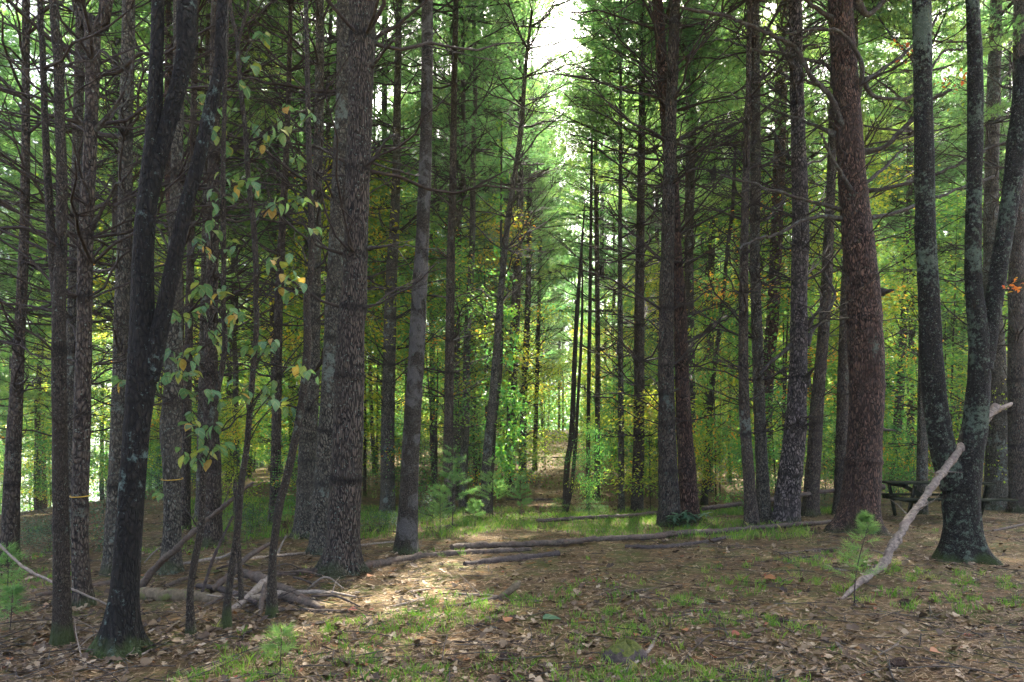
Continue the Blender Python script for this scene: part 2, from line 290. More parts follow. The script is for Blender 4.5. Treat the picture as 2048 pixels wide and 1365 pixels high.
# ground
def ground_material():
    m, t = newmat('forest_floor'); L = t.links.new
    tc = N(t, 'ShaderNodeTexCoord'); geo = N(t, 'ShaderNodeNewGeometry')
    def nz(s, d=5.0, r=0.6, dist=0.0):
        n = N(t, 'ShaderNodeTexNoise', Scale=s, Detail=d, Roughness=r, Distortion=dist); L(geo.outputs['Position'], n.inputs['Vector']); return n.outputs[0]
    fine = nz(38, 8, 0.75); mid = nz(9, 6, 0.7, 0.4); big = nz(0.55, 4, 0.6); gr = nz(1.5, 6, 0.7)
    col = ramp(t, fine, [(0.30, (0.030, 0.019, 0.012)), (0.45, (0.085, 0.052, 0.032)), (0.58, (0.155, 0.10, 0.06)), (0.75, (0.30, 0.22, 0.14))])
    col = mix(t, ramp(t, mid, [(0.4, g3(0.0)), (0.62, g3(0.65))]), col, mix(t, fine, (0.045, 0.024, 0.016), (0.20, 0.115, 0.07)))
    col = mix(t, ramp(t, big, [(0.42, g3(0)), (0.6, g3(0.35))]), col, mix(t, fine, (0.10, 0.07, 0.03), (0.30, 0.22, 0.10)))
    mossc = mix(t, fine, (0.025, 0.045, 0.010), (0.12, 0.17, 0.035))
    col = mix(t, ramp(t, mth(t, 'ADD', mth(t, 'MULTIPLY', gr, 0.8), mth(t, 'MULTIPLY', mid, 0.25)), [(0.50, g3(0)), (0.61, g3(0.7))]), col, mossc)
    vo = N(t, 'ShaderNodeTexVoronoi', Scale=16.0); L(geo.outputs['Position'], vo.inputs['Vector'])
    lc = N(t, 'ShaderNodeSeparateColor'); L(vo.outputs['Color'], lc.inputs[0])
    lcol = ramp(t, lc.outputs[0], [(0, (0.05, 0.03, 0.02)), (0.5, (0.16, 0.09, 0.055)), (0.8, (0.30, 0.21, 0.14)), (1, (0.34, 0.13, 0.04))])
    col = mix(t, mth(t, 'MULTIPLY', ramp(t, lc.outputs[1], [(0.55, g3(0)), (0.6, g3(1))]), 0.55), col, lcol)
    b = N(t, 'ShaderNodeBump', Strength=0.9, Distance=0.04); L(mth(t, 'ADD', fine, mth(t, 'MULTIPLY', mid, 0.8)), b.inputs['Height'])
    p = N(t, 'ShaderNodeBsdfPrincipled', Roughness=0.9); p.inputs['Specular IOR Level'].default_value = 0.15
    col = mix(t, 1.0, col, (0.80, 0.83, 0.66), 'MULTIPLY')
    L(col, p.inputs['Base Color']); L(b.outputs[0], p.inputs['Normal']); o = N(t, 'ShaderNodeOutputMaterial'); L(p.outputs[0], o.inputs[0]); return m
M['ground'] = ground_material()

# ------------------------------------------------------------------ setting
xs = np.sign(np.linspace(-1, 1, 401)); u = np.linspace(-1, 1, 401)
gx = np.sign(u) * (14 * np.abs(u) + 1500 * np.abs(u) ** 7)
v = np.linspace(0, 1, 420); gy = -30 * (1 - v) ** 8 + 1.0 + 24 * v + 60 * v ** 3 + 1500 * v ** 14
gy[0] = -200
XX, YY = np.meshgrid(gx, gy); ZZ = gh(XX, YY)
mb = MB(); nv, nu = XX.shape
i = (np.arange(nv - 1)[:, None] * nu + np.arange(nu - 1)[None, :]).reshape(-1)
mb.add(np.stack([XX, YY, ZZ], -1).reshape(-1, 3), np.stack([i, i + 1, i + nu + 1, i + nu], -1))
ob('ground', mb.mesh('ground', M['ground'], True), kind='structure', label='forest floor of brown needles, dead leaves and moss rising along a path')
m, t = newmat('lake_water'); p = N(t, 'ShaderNodeBsdfPrincipled', Roughness=0.08); p.inputs['Base Color'].default_value = (0.05, 0.07, 0.07, 1)
n_ = N(t, 'ShaderNodeTexNoise', Scale=1.5, Detail=3.0); b_ = N(t, 'ShaderNodeBump', Strength=0.25, Distance=0.1); t.links.new(n_.outputs[0], b_.inputs['Height']); t.links.new(b_.outputs[0], p.inputs['Normal'])
o_ = N(t, 'ShaderNodeOutputMaterial'); t.links.new(p.outputs[0], o_.inputs[0]); M['water'] = m
mb = MB(); mb.add([(-1500, 25, -6.6), (-40, 25, -6.6), (-60, 260, -6.6), (-60, 1500, -6.6), (-1500, 1500, -6.6)], [[0, 1, 2, 3, 4]])
ob('lake', mb.mesh('lake', M['water']), kind='structure', label='bright lake seen between the trunks at the left')
# far shore
mb = MB(); a = np.linspace(R(-75), R(75), 120)
hh = 16 + 7 * np.sin(a * 9) + 3 * np.sin(a * 31)
rows = []
for rr, hz in ((620, -8), (660, 0.5), (760, 1.0), (900, 0.6)):
    rows.append(np.stack([rr * np.sin(a), rr * np.cos(a), (hh * hz if hz > 0 else np.full_like(a, hz))], -1))
V = np.concatenate(rows); i = (np.arange(3)[:, None] * 120 + np.arange(119)[None, :]).reshape(-1)
mb.add(V, np.stack([i, i + 1, i + 121, i + 120], -1)); ob('hills', mb.mesh('hills', plain('hill_forest', (0.05, 0.09, 0.05), (0.10, 0.14, 0.07), 0.05), True), kind='structure', label='low wooded hills beyond the lake')

# ------------------------------------------------------------------ templates
def rnd(a, b): return random.uniform(a, b)
def dead_branch_mesh(k):
    """dead conifer branch along +X, one metre long"""
    mb = MB(); n = 7; s = np.linspace(0, 1, n)
    up = rnd(-0.05, 0.22); wob = rnd(-0.12, 0.12)
    P = np.stack([s, wob * np.sin(s * 3) + 0.02 * rng.normal(size=n), up * s ** 1.6 + 0.015 * rng.normal(size=n)], -1); P[0] = 0
    add_tube(mb, P, 0.0095 * (1 - s) ** 0.7 + 0.0022, 5, caps=False)
    for j in range(random.randint(4, 9)):
        f = rnd(0.2, 0.95); i0 = f * (n - 1); a = P[int(i0)] * (1 - i0 % 1) + P[min(n - 1, int(i0) + 1)] * (i0 % 1)
        side = random.choice((-1, 1)); L = rnd(0.15, 0.5) * (1.15 - f * 0.6)
        ang = rnd(0.5, 1.0) * side; q = np.linspace(0, 1, 4)
        D = np.array([math.cos(ang), math.sin(ang), rnd(-0.15, 0.4)]); Q = a + D * (q * L)[:, None]; Q[:, 0] += 0.1 * L * q ** 2; Q[:, 2] += rnd(-0.1, 0.1) * L * q ** 2
        add_tube(mb, Q, 0.0042 * (1 - q) + 0.0013, 3, caps=False)
        if random.random() < 0.6:
            q2 = np.linspace(0, 1, 3); D2 = np.array([D[0] + rnd(-.2, .5), D[1] * rnd(-.3, .6), D[2] + rnd(-.3, .4)])
            add_tube(mb, Q[2] + D2 * (q2 * L * 0.5)[:, None], 0.0022 * (1 - q2) + 0.001, 3, caps=False)
    return mb.mesh('dead_branch_%d' % k, M['deadtwig'], True)
DB = [dead_branch_mesh(k) for k in range(12)]
def stub_mesh(k):
    mb = MB(); s = np.linspace(0, 1, 4)
    P = np.stack([s, 0.1 * s * rnd(-1, 1), 0.25 * s ** 2 * rnd(-1, 1)], -1); add_tube(mb, P, 0.10 * (1 - 0.6 * s) * 1.0, 6, 0.15, caps=True)
    return mb.mesh('branch_stub_%d' % k, M['deadtwig'], True)
STUB = [stub_mesh(k) for k in range(3)]

def needles(mb, pos, dirs, n=12, L=0.11, wdt=0.0065, tint=None, spread=0.75):
    K = len(pos); pos = np.repeat(pos, n, 0); d = np.repeat(dirs, n, 0)
    d = d * 0.75 + rng.normal(0, spread, d.shape) * 0.6; d /= np.linalg.norm(d, axis=1)[:, None] + 1e-6
    side = np.cross(d, rng.normal(size=d.shape)); side /= np.linalg.norm(side, axis=1)[:, None] + 1e-6
    l = L * rng.uniform(0.7, 1.15, (len(d), 1))
    V = np.stack([pos - side * wdt / 2, pos + side * wdt / 2, pos + d * l], 1).reshape(-1, 3)
    tn = np.repeat(tint if tint is not None else rng.uniform(0.2, 0.7, K), n)
    mb.add(V, np.arange(len(V)).reshape(-1, 3), np.clip(tn + rng.normal(0, 0.06, len(tn)), 0, 1))
def bough_arrays(L, ntuft, seed):
    """positions and directions of needle tufts plus wood polylines of a bough along +X, flat fan"""
    r = np.random.default_rng(seed); wood = []
    s = np.linspace(0, 1, 6); P = np.stack([s * L, 0.06 * L * np.sin(s * 4 + r.uniform(0, 6)), (-0.05 * s + 0.16 * s ** 2) * L], -1); P[:, 1] -= P[0, 1]
    wood.append((P, 0.022 * L / 2 * (1 - s) + 0.004)); pos, dr = [], []
    k = 16
    for j in range(k):
        f = 0.22 + 0.76 * j / k; a = np.array([np.interp(f, s, P[:, c]) for c in range(3)]); side = (-1) ** j
        l = L * (0.42 * (1 - f) + 0.12) * r.uniform(0.7, 1.2); ang = side * r.uniform(0.6, 1.0)
        D = np.array([math.cos(ang), math.sin(ang), r.uniform(-0.05, 0.18)]); q = np.linspace(0, 1, 3)
        wood.append((a + D * (q * l)[:, None], 0.006 * (1 - q) + 0.002))
        nt_ = max(3, int(ntuft * l / L / 5.0)); ff = r.uniform(0.25, 1.05, nt_)
        pp = a + D * (ff * l)[:, None] + r.normal(0, 0.05 * L / 2, (nt_, 3)) * [1, 1.2, 0.5]
        pos.append(pp); dr.append(np.tile(D + [0, 0, 0.35], (nt_, 1)))
    pos = np.concatenate(pos); dr = np.concatenate(dr); return pos, dr / np.linalg.norm(dr, axis=1)[:, None], wood
def rotz(a): c, s = math.cos(a), math.sin(a); return np.array([[c, -s, 0], [s, c, 0], [0, 0, 1]])
def roty(a): c, s = math.cos(a), math.sin(a); return np.array([[c, 0, s], [0, 1, 0], [-s, 0, c]])
def pine_crown(seed, H=12.0, Rm=2.6, whorls=17, per=6, tufts=160, n=13, wdt=0.013):
    mb = MB(); r = np.random.default_rng(seed)
    z = np.linspace(0, H, 8); add_tube(mb, np.stack([0 * z, 0 * z, z], -1), 0.075 * (1 - z / H) + 0.012, 6, mi=1)
    for i in range(whorls):
        f = (i + r.uniform(-.3, .3)) / whorls; f = min(max(f, 0), 1); zz = f * H
        for j in range(per if f < .9 else 3):
            Lb = (Rm * (1 - f) ** 0.75 + 0.5) * r.uniform(0.55, 1.15)
            if f < .18 and r.random() < .35: continue
            pos, dr, wood = bough_arrays(Lb, tufts * (Lb / Rm + 0.25), int(r.integers(1e9)))
            A = rotz(r.uniform(0, 6.283)) @ roty(-r.uniform(-0.12, 0.35) - 0.4 * f)
            c = np.array([0, 0, zz]); tn = np.clip(0.45 + r.normal(0, 0.12) + r.normal(0, 0.08, len(pos)), 0, 1)
            needles(mb, pos @ A.T + c, dr @ A.T, n, 0.115, wdt, tn)
            for P, rd in wood: add_tube(mb, P @ A.T + c, rd, 3, mi=1, caps=False)
    return mb.mesh('pine_crown_%d' % seed, [M['needle'], M['deadtwig']])
CROWN = [pine_crown(100 + k, H=rnd(11, 14), Rm=rnd(2.6, 3.4)) for k in range(5)]

def leafquads(mb, pos, dirs, size, tint, mi=0, fold=0.25, aspect=0.62):
    """folded pointed leaves: 2 quads each"""
    n = len(pos); d = dirs / (np.linalg.norm(dirs, axis=1)[:, None] + 1e-6)
    up = rng.normal(0, 0.55, (n, 3)) + [0, 0, 1]; sd_ = np.cross(d, up); sd_ /= np.linalg.norm(sd_, axis=1)[:, None] + 1e-6; nn = np.cross(sd_, d)
    s = (size * rng.uniform(0.6, 1.25, n))[:, None]; a = aspect * 0.5
    p0 = pos; p3 = pos + d * s + nn * s * -0.12; c1 = pos + d * s * 0.45
    l = c1 - sd_ * s * a + nn * s * fold * a; r = c1 + sd_ * s * a + nn * s * fold * a
    V = np.stack([p0, r, p3, l], 1).reshape(-1, 3); i = np.arange(n)[:, None] * 4
    mb.add(V, np.concatenate([i + [0, 1, 2], i + [0, 2, 3]], 0), np.tile(tint, 2), mi)
def broad_crown(seed, mat, H=3.0, Rm=1.2, nleaf=1600, size=0.075, low=0.2, tmean=0.4, clumps=34, flat=0.45, mats=None):
    mb = MB(); r = np.random.default_rng(seed); z = np.linspace(0, H, 6)
    lean = r.normal(0, 0.05, 2); ax = np.stack([lean[0] * z + 0.05 * np.sin(z * 2), lean[1] * z, z], -1)
    add_tube(mb, ax, 0.010 * H / 2 * (1 - z / H) + 0.004, 5, mi=1)
    cents = []
    for k in range(clumps):
        f = r.uniform(low, 1); rad = Rm * math.sin(math.pi * min(1, (f - low * 0.6) / (1 - low * 0.6)) ** 0.8 * 0.93 + 0.15) * r.uniform(0.35, 1.1); az = r.uniform(0, 6.283)
        c = np.array([rad * math.cos(az), rad * math.sin(az), f * H + 0.15 * rad]); cents.append(c)
        b = np.array([np.interp(max(0, c[2] - 0.4 * rad), z, ax[:, q]) for q in range(3)]); q = np.linspace(0, 1, 4)[:, None]
        add_tube(mb, b * (1 - q) + c * q - np.array([0, 0, 1]) * (q * (1 - q)) * 0.1, 0.005 * (1 - q[:, 0]) + 0.002, 3, mi=1, caps=False)
    cents = np.array(cents); idx = r.integers(0, clumps, nleaf); cl_t = r.normal(0, 0.2, clumps)
    off = r.normal(0, 1, (nleaf, 3)) * [0.26 * Rm ** .5, 0.26 * Rm ** .5, 0.26 * flat * Rm ** .5]
    pos = cents[idx] + off; dr = off * [1, 1, 0.3] + r.normal(0, 0.12, off.shape) + [0, 0, -0.08]
    leafquads(mb, pos, dr, size, np.clip(tmean + cl_t[idx] + r.normal(0, 0.09, nleaf) + (r.random(nleaf) < 0.03) * 0.4, 0, 1))
    return mb.mesh('broad_crown_%d' % seed, [mat, M['stem']])
SHRUBG = [broad_crown(200 + k, M['leafgreen'], H=3.2, Rm=1.25, nleaf=2400, size=.088, tmean=rnd(0.35, 0.6)) for k in range(4)]
SHRUBY = [broad_crown(220 + k, M['leafyellow'], H=3.2, Rm=1.2, nleaf=2000, size=.085, tmean=rnd(0.3, 0.5)) for k in range(3)]
TREEG = [broad_crown(240 + k, M['leafgreen'], H=8, Rm=2.5, nleaf=8000, size=0.125, low=0.15, clumps=80, tmean=rnd(.4, .6)) for k in range(4)]
TREEY = [broad_crown(260 + k, M['leafyellow'], H=8, Rm=2.4, nleaf=6500, size=0.12, low=0.15, clumps=70, tmean=0.35) for k in range(2)]
SHRUBB = [broad_crown(280 + k, M['leafblue'], H=1.2, Rm=0.75, nleaf=1500, size=0.055, low=0.05, clumps=40, tmean=0.5, flat=.7) for k in range(3)]

def mast_mesh(k, H=11.0):
    """the dead lower branches of a far pine, joined: too small to pick apart"""
    mb = MB(); z = 1.8
    while z < H:
        for j in range(random.randint(4, 7)):
            az = rnd(0, 6.28); el = rnd(-0.1, 0.6); L = rnd(0.7, 2.1) * (0.6 + 0.5 * z / H); s = np.linspace(0, 1, 4)
            D = np.array([math.cos(az) * math.cos(el), math.sin(az) * math.cos(el), math.sin(el)])
            P = np.array([0, 0, z]) + D * (s * L)[:, None]; P[:, 2] += rnd(-0.2, 0.1) * L * s ** 2
            add_tube(mb, P, 0.012 * (1 - s) + 0.003, 3, caps=False)
            for q_ in range(3):
                f = random.choice((1, 2)); D2 = D + rng.normal(0, .6, 3) * [1, 1, .5]; q = np.linspace(0, 1, 2)
                add_tube(mb, P[f] + D2 * (q * L * rnd(.2, .45))[:, None], 0.004 * (1 - q) + 0.002, 3, caps=False)
        z += rnd(0.55, 0.95)
    return mb.mesh('far_dead_branches_%d' % k, M['deadtwig'], True)
MAST = [mast_mesh(k) for k in range(6)]

# ------------------------------------------------------------------ traced trees
TAKEN = []      # (x, y) of trunks, so later scatter keeps clear
LAND = []       # (px, words) landmarks for labels
def stem_path(pts, d, d2=None):
    """(px, py, w) top to base at depth d (base) .. d2 (top) -> world (x,y,z,r) base to top"""
    pts = pts[::-1]; y0, y1 = pts[0][1], pts[-1][1]; out_ = []
    for (px, py, wd) in pts:
        dd = d if d2 is None else d + (d2 - d) * (y0 - py) / max(1, (y0 - y1))
        p = PX(px, py, dd); out_.append((p.x, p.y, p.z, wd / 2 / F * dd * 0.90))
    return np.array(out_)
PT = 'pine_tree'
def make_tree(name, label, cat, mat, stems, d=None, group=None, whorl=None, crown=None, top=17.0, segs=28, step=0.06, amp=0.065, wstart=1.7, blen=(0.7, 1.6), flare=0.35, bn=(4, 7), stemd=None, blow=0.35, elev=(0.0, 0.7)):
    bx, by, bw = stems[0][-1]
    if d is None: d = ground_hit(bx, by)
    b = PX(bx, by, d); gz = G(b.x, b.y); root = thing(name, label, cat, (b.x, b.y, gz), group); org = np.array([b.x, b.y, gz])
    TAKEN.append((b.x, b.y)); LAND.append((bx, label))
    for si, st in enumerate(stems):
        S = stem_path(st, d, None if (not stemd or si == 0) else d + stemd[si])
        if si > 0 and stemd: S[0, 1] = d
        if si == 0:
            S[0, 2] = min(S[0, 2], gz + 0.03)
            S = np.vstack([S[0] + [0, 0, -0.25, S[0, 3] * 0.15], S])
        far_ = d > 17 or st[0][1] > 60
        if st[0][1] <= 12 or (crown and si == 0):      # runs out of the frame: keep growing
            if far_ and si == 0 and name == PT: top = max(top, 19.5)
            e = S[-1]; dirv = (S[-1, :3] - S[-3, :3]) if len(S) > 2 else np.array([0, 0, 1.]); dirv = dirv / max(0.01, dirv[2])
            H = max(top - e[2] + gz, 2)
            for f in (0.3, 0.65, 1.0): S = np.vstack([S, [e[0] + dirv[0] * H * f * 0.5, e[1], e[2] + H * f, max(e[3] * (1 - 0.75 * f), 0.01)]])
        S[:, :3] -= org; Q = catmull(S, step); P = Q[:, :3]; rad = np.maximum(Q[:, 3], 0.004)
        lob = None
        if si == 0:
            hgt = np.maximum(P[:, 2], 0); lob = 1.6 * flare * np.exp(-hgt / 0.17)
        ring = np.zeros(len(P)); zs_ = []
        if whorl:
            z = rnd(0.9, 1.3)
            while z < P[-1, 2]:
                zs_.append(z); z += whorl * rnd(0.55, 1.5)
            for zz in zs_:
                g_ = np.exp(-((P[:, 2] - zz) / 0.045) ** 2); ring = np.maximum(ring, g_ * (rnd(.25, .95) if mat != 'red' else .1)); rad = rad * (1 + 0.07 * g_ * rnd(.3, 1.3))
        mb = MB(); add_tube(mb, P, rad, segs, amp, 4.0, va=ring, lobes=lob)
        ob('trunk' if si == 0 else 'stem', mb.mesh(name + '_trunk', M[mat] if isinstance(mat, str) else mat, True), root)
        if whorl:
            for zz in zs_:
                if zz < wstart * 0.55: continue
                c = np.array([np.interp(zz, P[:, 2], P[:, q]) for q in range(3)]); rr = float(np.interp(zz, P[:, 2], rad))
                if zz > CZ + d * 0.70: break
                for q in range(random.randint(*bn)):
                    az = rnd(0, 6.283); el = rnd(*elev)
                    if zz < wstart: sc_ = rnd(0.08, 0.45)
                    else: sc_ = 1.3 * rnd(*blen) * (blow + (1 - blow) * min(1, (zz - wstart) / 3.0 + 0.4))
                    a = (math.cos(az), math.sin(az))
                    ob('branch', random.choice(DB), root, (c[0] + a[0] * rr * 0.8, c[1] + a[1] * rr * 0.8, zz), Euler((rnd(-.6, .6), -el, az)), (sc_, sc_ * rnd(.8, 1.1), sc_ * rnd(.7, 1.2)))
        if crown and si == 0:
            zc = top * .5 if (d > 18 and name == PT) else max(top * 0.62, crown_floor(d)); ob('crown', random.choice(CROWN if crown == 'pine' else TREEG), root, (P[-1, 0] if False else float(np.interp(zc, P[:, 2], P[:, 0])), 0, zc), (0, 0, rnd(0, 6)), (.6 if bw < 21 and far_ else rnd(1.0, 1.3)))
    return root, d
def crown_floor(d): return CZ + d * 0.66

T = {}
T['a'] = make_tree(PT, 'slim grey pine nearest the left edge of the photo, dark rings at its branch whorls', 'pine tree', 'pine', [[(52,0,15),(52,240,16),(51,345,18),(47,520,20),(38,700,22),(28,880,30),(18,1130,36)]], whorl=0.62, crown='pine')
T['b'] = make_tree('twin_stemmed_pine', 'slender tree splitting into two narrow parallel stems, left of the tape-marked pine', 'tree', 'stem', [[(108,0,18),(117,120,20),(120,240,20),(124,350,22),(122,500,24),(118,620,27),(120,900,30),(122,1100,32),(124,1290,36)], [(80,0,11),(85,90,12),(90,240,13),(97,380,16),(107,540,18),(116,640,18)]], whorl=1.0, bn=(1, 3), blen=(.5, 1.0), stemd=[0, 0.0], crown='pine', top=14)
T['c'] = make_tree(PT, 'pine with yellow tape round its trunk, forking high up beside the slender twin stems', 'pine tree', 'pine', [[(150,0,14),(165,30,18),(185,62,30),(182,260,26),(172,460,30),(168,700,32),(163,900,34),(160,1080,34),(165,1213,38)], [(214,0,25),(208,30,24),(188,75,22),(184,120,18)]], whorl=0.95, crown='pine', blen=(.8, 1.7), wstart=2.4)
make_tree(PT, 'pale grey pine half hidden behind the tape-marked forked pine', 'pine tree', 'pinegrey', [[(162,0,18),(156,250,20),(150,500,22),(145,700,24),(143,1000,28),(142,1100,30)]], whorl=0.7, crown='pine')
T['d'] = make_tree(PT, 'lichen-speckled pine immediately left of the black forked oak', 'pine tree', 'pinegrey', [[(258,0,26),(252,250,28),(250,450,28),(243,640,30),(238,800,30),(228,1000,30),(220,1150,34)]], whorl=0.75, crown='pine')
T['oak'] = make_tree('oak_tree', 'black-barked oak in front at the left, forking into three stems, blue-green lichen', 'oak tree', 'oak',
    [[(316,0,27),(313,120,29),(308,250,33),(297,380,40),(287,500,44),(285,620,50),(287,720,62),(275,850,54),(262,1000,52),(252,1150,56),(243,1250,68),(240,1306,84)],
     [(375,0,42),(372,100,38),(350,200,34),(325,290,34),(306,370,34),(297,430,28)], [(446,0,23),(440,130,25),(420,220,28),(395,330,29),(370,420,29),(345,540,33),(322,650,36),(298,760,40)]],
    stemd=[0, 0.05, -0.12], segs=40, step=0.035, amp=0.055, flare=0.55, top=13, crown='oak')
T['e'] = make_tree(PT, 'grey pine with a swollen trunk and yellow tape, right of the black oak', 'pine tree', 'pinegrey', [[(358,0,22),(357,150,22),(355,300,24),(350,450,25),(350,600,32),(346,780,38),(341,860,45),(344,950,36),(345,1060,36),(340,1145,42)]], whorl=0.7, crown='pine')
make_tree(PT, 'narrow dark pine just right of the swollen tape-marked pine', 'pine tree', 'pine', [[(392,0,12),(386,300,14),(378,650,17),(370,1060,20)]], whorl=0.7, crown='pine')
T['f'] = make_tree(PT, 'grey pine rising behind the large-leaved dogwood, thick at the foot', 'pine tree', 'pine', [[(432,0,20),(428,300,24),(426,500,24),(422,650,28),(420,800,30),(425,930,36),(425,1020,38),(422,1090,44)]], whorl=0.7, crown='pine')
make_tree(PT, 'slim pine pressed against the left of the thick-footed grey pine', 'pine tree', 'pinegrey', [[(418,0,12),(412,400,14),(406,700,16),(400,1040,20)]], whorl=0.7, crown='pine')
T['g'] = make_tree(PT, 'grey-brown pine between the dogwood and the large double-trunked pine', 'pine tree', 'pinegrey', [[(640,0,18),(638,250,20),(632,450,23),(628,600,30),(622,760,36),(615,900,40),(612,1075,48)]], whorl=0.62, crown='pine')
make_tree(PT, 'ringed slim pine with a black trunk among the dogwood leaves', 'pine tree', 'pine', [[(582,0,9),(575,250,12),(565,450,16),(558,600,18),(552,900,21),(548,1050,24)]], whorl=0.6, crown='pine')
T['big'] = make_tree(PT, 'large ridged pine standing in front in the left half, widest grey-brown trunk', 'pine tree', 'bigpine', [[(725,0,57),(721,205,55),(716,338,52),(711,513,53),(707,615,57),(702,660,60),(696,860,66),(690,1000,69),(684,1100,74),(680,1145,84)]], whorl=1.15, wstart=2.9, segs=56, step=0.03, amp=0.05, crown='pine', blen=(1.0, 2.0), flare=.45, bn=(3, 6))
make_tree(PT, 'second large pine half hidden behind the widest grey-brown pine', 'pine tree', 'pinegrey', [[(692,0,38),(688,200,36),(680,400,40),(672,600,44),(662,800,46),(652,950,50),(645,1108,56)]], whorl=1.0, wstart=3.2, segs=26, crown='pine', blen=(.8, 1.6))
T['h'] = make_tree(PT, 'grey pine with regular dark bark collars, right of the large ridged pine', 'pine tree', 'pinegrey', [[(798,0,12),(794,230,17),(793,330,18),(789,450,22),(783,550,25),(780,650,27),(776,850,29),(775,1029,34)]], whorl=0.62, wstart=2.2, crown='pine', segs=22)
T['maple'] = make_tree('maple_tree', 'branchless trunk blotched white and dark like camouflage, near the centre left', 'maple tree', 'maple', [[(855,0,26),(854,200,26),(850,330,28),(845,480,30),(838,600,34),(830,760,36),(822,880,38),(818,980,40),(813,1108,46)]], segs=30, step=0.05, crown='oak', top=14)
T['i'] = make_tree(PT, 'slim brown pine just right of the blotched maple', 'pine tree', 'pine', [[(912,0,12),(908,200,14),(905,400,16),(902,500,18),(900,650,20),(898,800,20),(897,900,22),(900,1030,24)]], whorl=0.75, crown='pine')
make_tree(PT, 'greyer slim pine touching the right side of the slim brown pine', 'pine tree', 'pinegrey', [[(924,0,13),(920,150,15),(918,300,16),(915,500,16),(912,800,15),(913,1000,17)]], whorl=0.75, crown='pine')
T['lean'] = make_tree(PT, 'thin pine leaning right with its tip against the open sky', 'pine tree', 'pinegrey', [[(1064,20,5),(1050,150,9),(1043,250,11),(1030,350,12),(1015,450,13),(1005,550,14),(997,650,16),(985,800,18),(975,900,20),(968,1030,24)]], whorl=0.55, wstart=4.5, blen=(.8, 1.9))
T['j'] = make_tree(PT, 'dark trunk left of the path, right of the leafy vine-like sapling', 'pine tree', 'pine', [[(1044,200,9),(1040,450,13),(1032,600,20),(1022,850,20),(1018,985,23)]], whorl=0.7, blow=.2, wstart=1.2, crown='pine')
make_tree(PT, 'black slim trunk at the left edge of the path', 'pine tree', 'pine', [[(1062,250,8),(1056,600,13),(1047,800,14),(1045,968,19)]], whorl=0.7, wstart=1.2, crown='pine')
make_tree(PT, 'thin straight trunk beside golden leaves, farthest standing at the left path edge', 'pine tree', 'pine', [[(1084,380,5),(1078,600,8),(1073,800,9),(1069,940,11)]], whorl=0.8, crown='pine')
make_tree('sinuous_sapling', 'pair of crooked thin stems crossing low down in the middle of the path', 'sapling', 'stem', [[(1170,400,2),(1156,600,9),(1150,700,10),(1143,870,12),(1134,930,13),(1130,1028,14)], [(1164,480,2),(1164,640,6),(1156,800,7),(1146,950,9),(1134,1020,9)]], stemd=[0, 0.2], segs=10)
make_tree(PT, 'thin black pole-like trunk just right of the path', 'tree', 'stem', [[(1184,250,5),(1180,600,8),(1177,800,9),(1176,1022,10)]], segs=10)
make_tree(PT, 'dark trunk standing behind the thin black pole right of the path', 'pine tree', 'pine', [[(1192,380,9),(1195,620,11),(1195,800,11),(1194,1000,13)]], segs=10, whorl=.8, crown='pine')
make_tree(PT, 'slender straight pine right of the path, left of the ringed pine', 'pine tree', 'pinegrey', [[(1242,120,4),(1242,240,6),(1240,450,9),(1241,700,12),(1242,850,13),(1243,1025,15)]], whorl=0.7, wstart=3, segs=12, crown='pine')
T['k'] = make_tree(PT, 'ringed pine left of the thick central pair', 'pine tree', 'pine', [[(1287,120,9),(1285,200,13),(1283,300,16),(1281,450,18),(1279,600,22),(1278,850,24),(1274,1025,27)]], whorl=0.66, crown='pine', blen=(1.0, 2.1))
T['l'] = make_tree(PT, 'reddish slanting pine, front one of the thick central pair', 'pine tree', 'red', [[(1315,0,22),(1322,100,24),(1330,200,25),(1338,300,28),(1346,400,29),(1351,500,28),(1359,600,28),(1363,720,30),(1368,850,34),(1375,950,38),(1378,1045,44)]], whorl=0.8, crown='pine', blen=(.9, 1.9))
make_tree(PT, 'grey thick-based pine, left one of the thick central pair', 'pine tree', 'bigpine', [[(1350,0,22),(1345,150,24),(1340,300,26),(1336,450,28),(1333,600,32),(1332,720,34),(1335,900,40),(1340,1040,50)]], d=13.6, whorl=0.8, crown='pine', blen=(.9, 1.9), segs=26)
make_tree(PT, 'grey pine seen just behind the right of the thick central pair', 'pine tree', 'pinegrey', [[(1378,0,25),(1382,200,24),(1380,350,22),(1378,500,20),(1380,700,20),(1382,1015,24)]], whorl=0.7, crown='pine')
make_tree(PT, 'far slim pine right of the thick central pair, among yellow leaves', 'pine tree', 'pine', [[(1436,0,9),(1432,100,10),(1428,300,13),(1422,560,15),(1418,985,17)]], whorl=0.8, crown='pine', segs=12)
make_tree('sapling_tree', 'dark sapling slanting right through the yellow-green leaves', 'sapling', 'stem', [[(1474,180,5),(1466,400,8),(1455,500,9),(1440,650,10),(1422,800,12),(1408,1010,15)]], segs=12)
T['m'] = make_tree(PT, 'greyish pine just left of the straight mossy-green trunk', 'pine tree', 'pine', [[(1496,200,12),(1490,420,18),(1487,600,20),(1488,800,22),(1497,950,25),(1503,1055,31)]], whorl=0.8, blen=(.6, 1.3), crown='pine')
T['n'] = make_tree(PT, 'straight trunk with a green-grey film, left of the plated grey pine', 'pine tree', 'pinegrey', [[(1510,0,18),(1511,200,20),(1511,350,22),(1509,500,22),(1512,600,22),(1515,700,24),(1520,850,25),(1525,960,27),(1530,1050,34)]], whorl=0.85, crown='pine', blen=(.8, 1.6))
make_tree(PT, 'reddish pine leaning behind the green-filmed trunk', 'pine tree', 'red', [[(1565,0,24),(1562,200,25),(1558,350,26),(1552,500,26),(1545,640,26),(1535,760,26),(1524,1012,30)]], whorl=0.9, crown='pine', blen=(.8, 1.7))
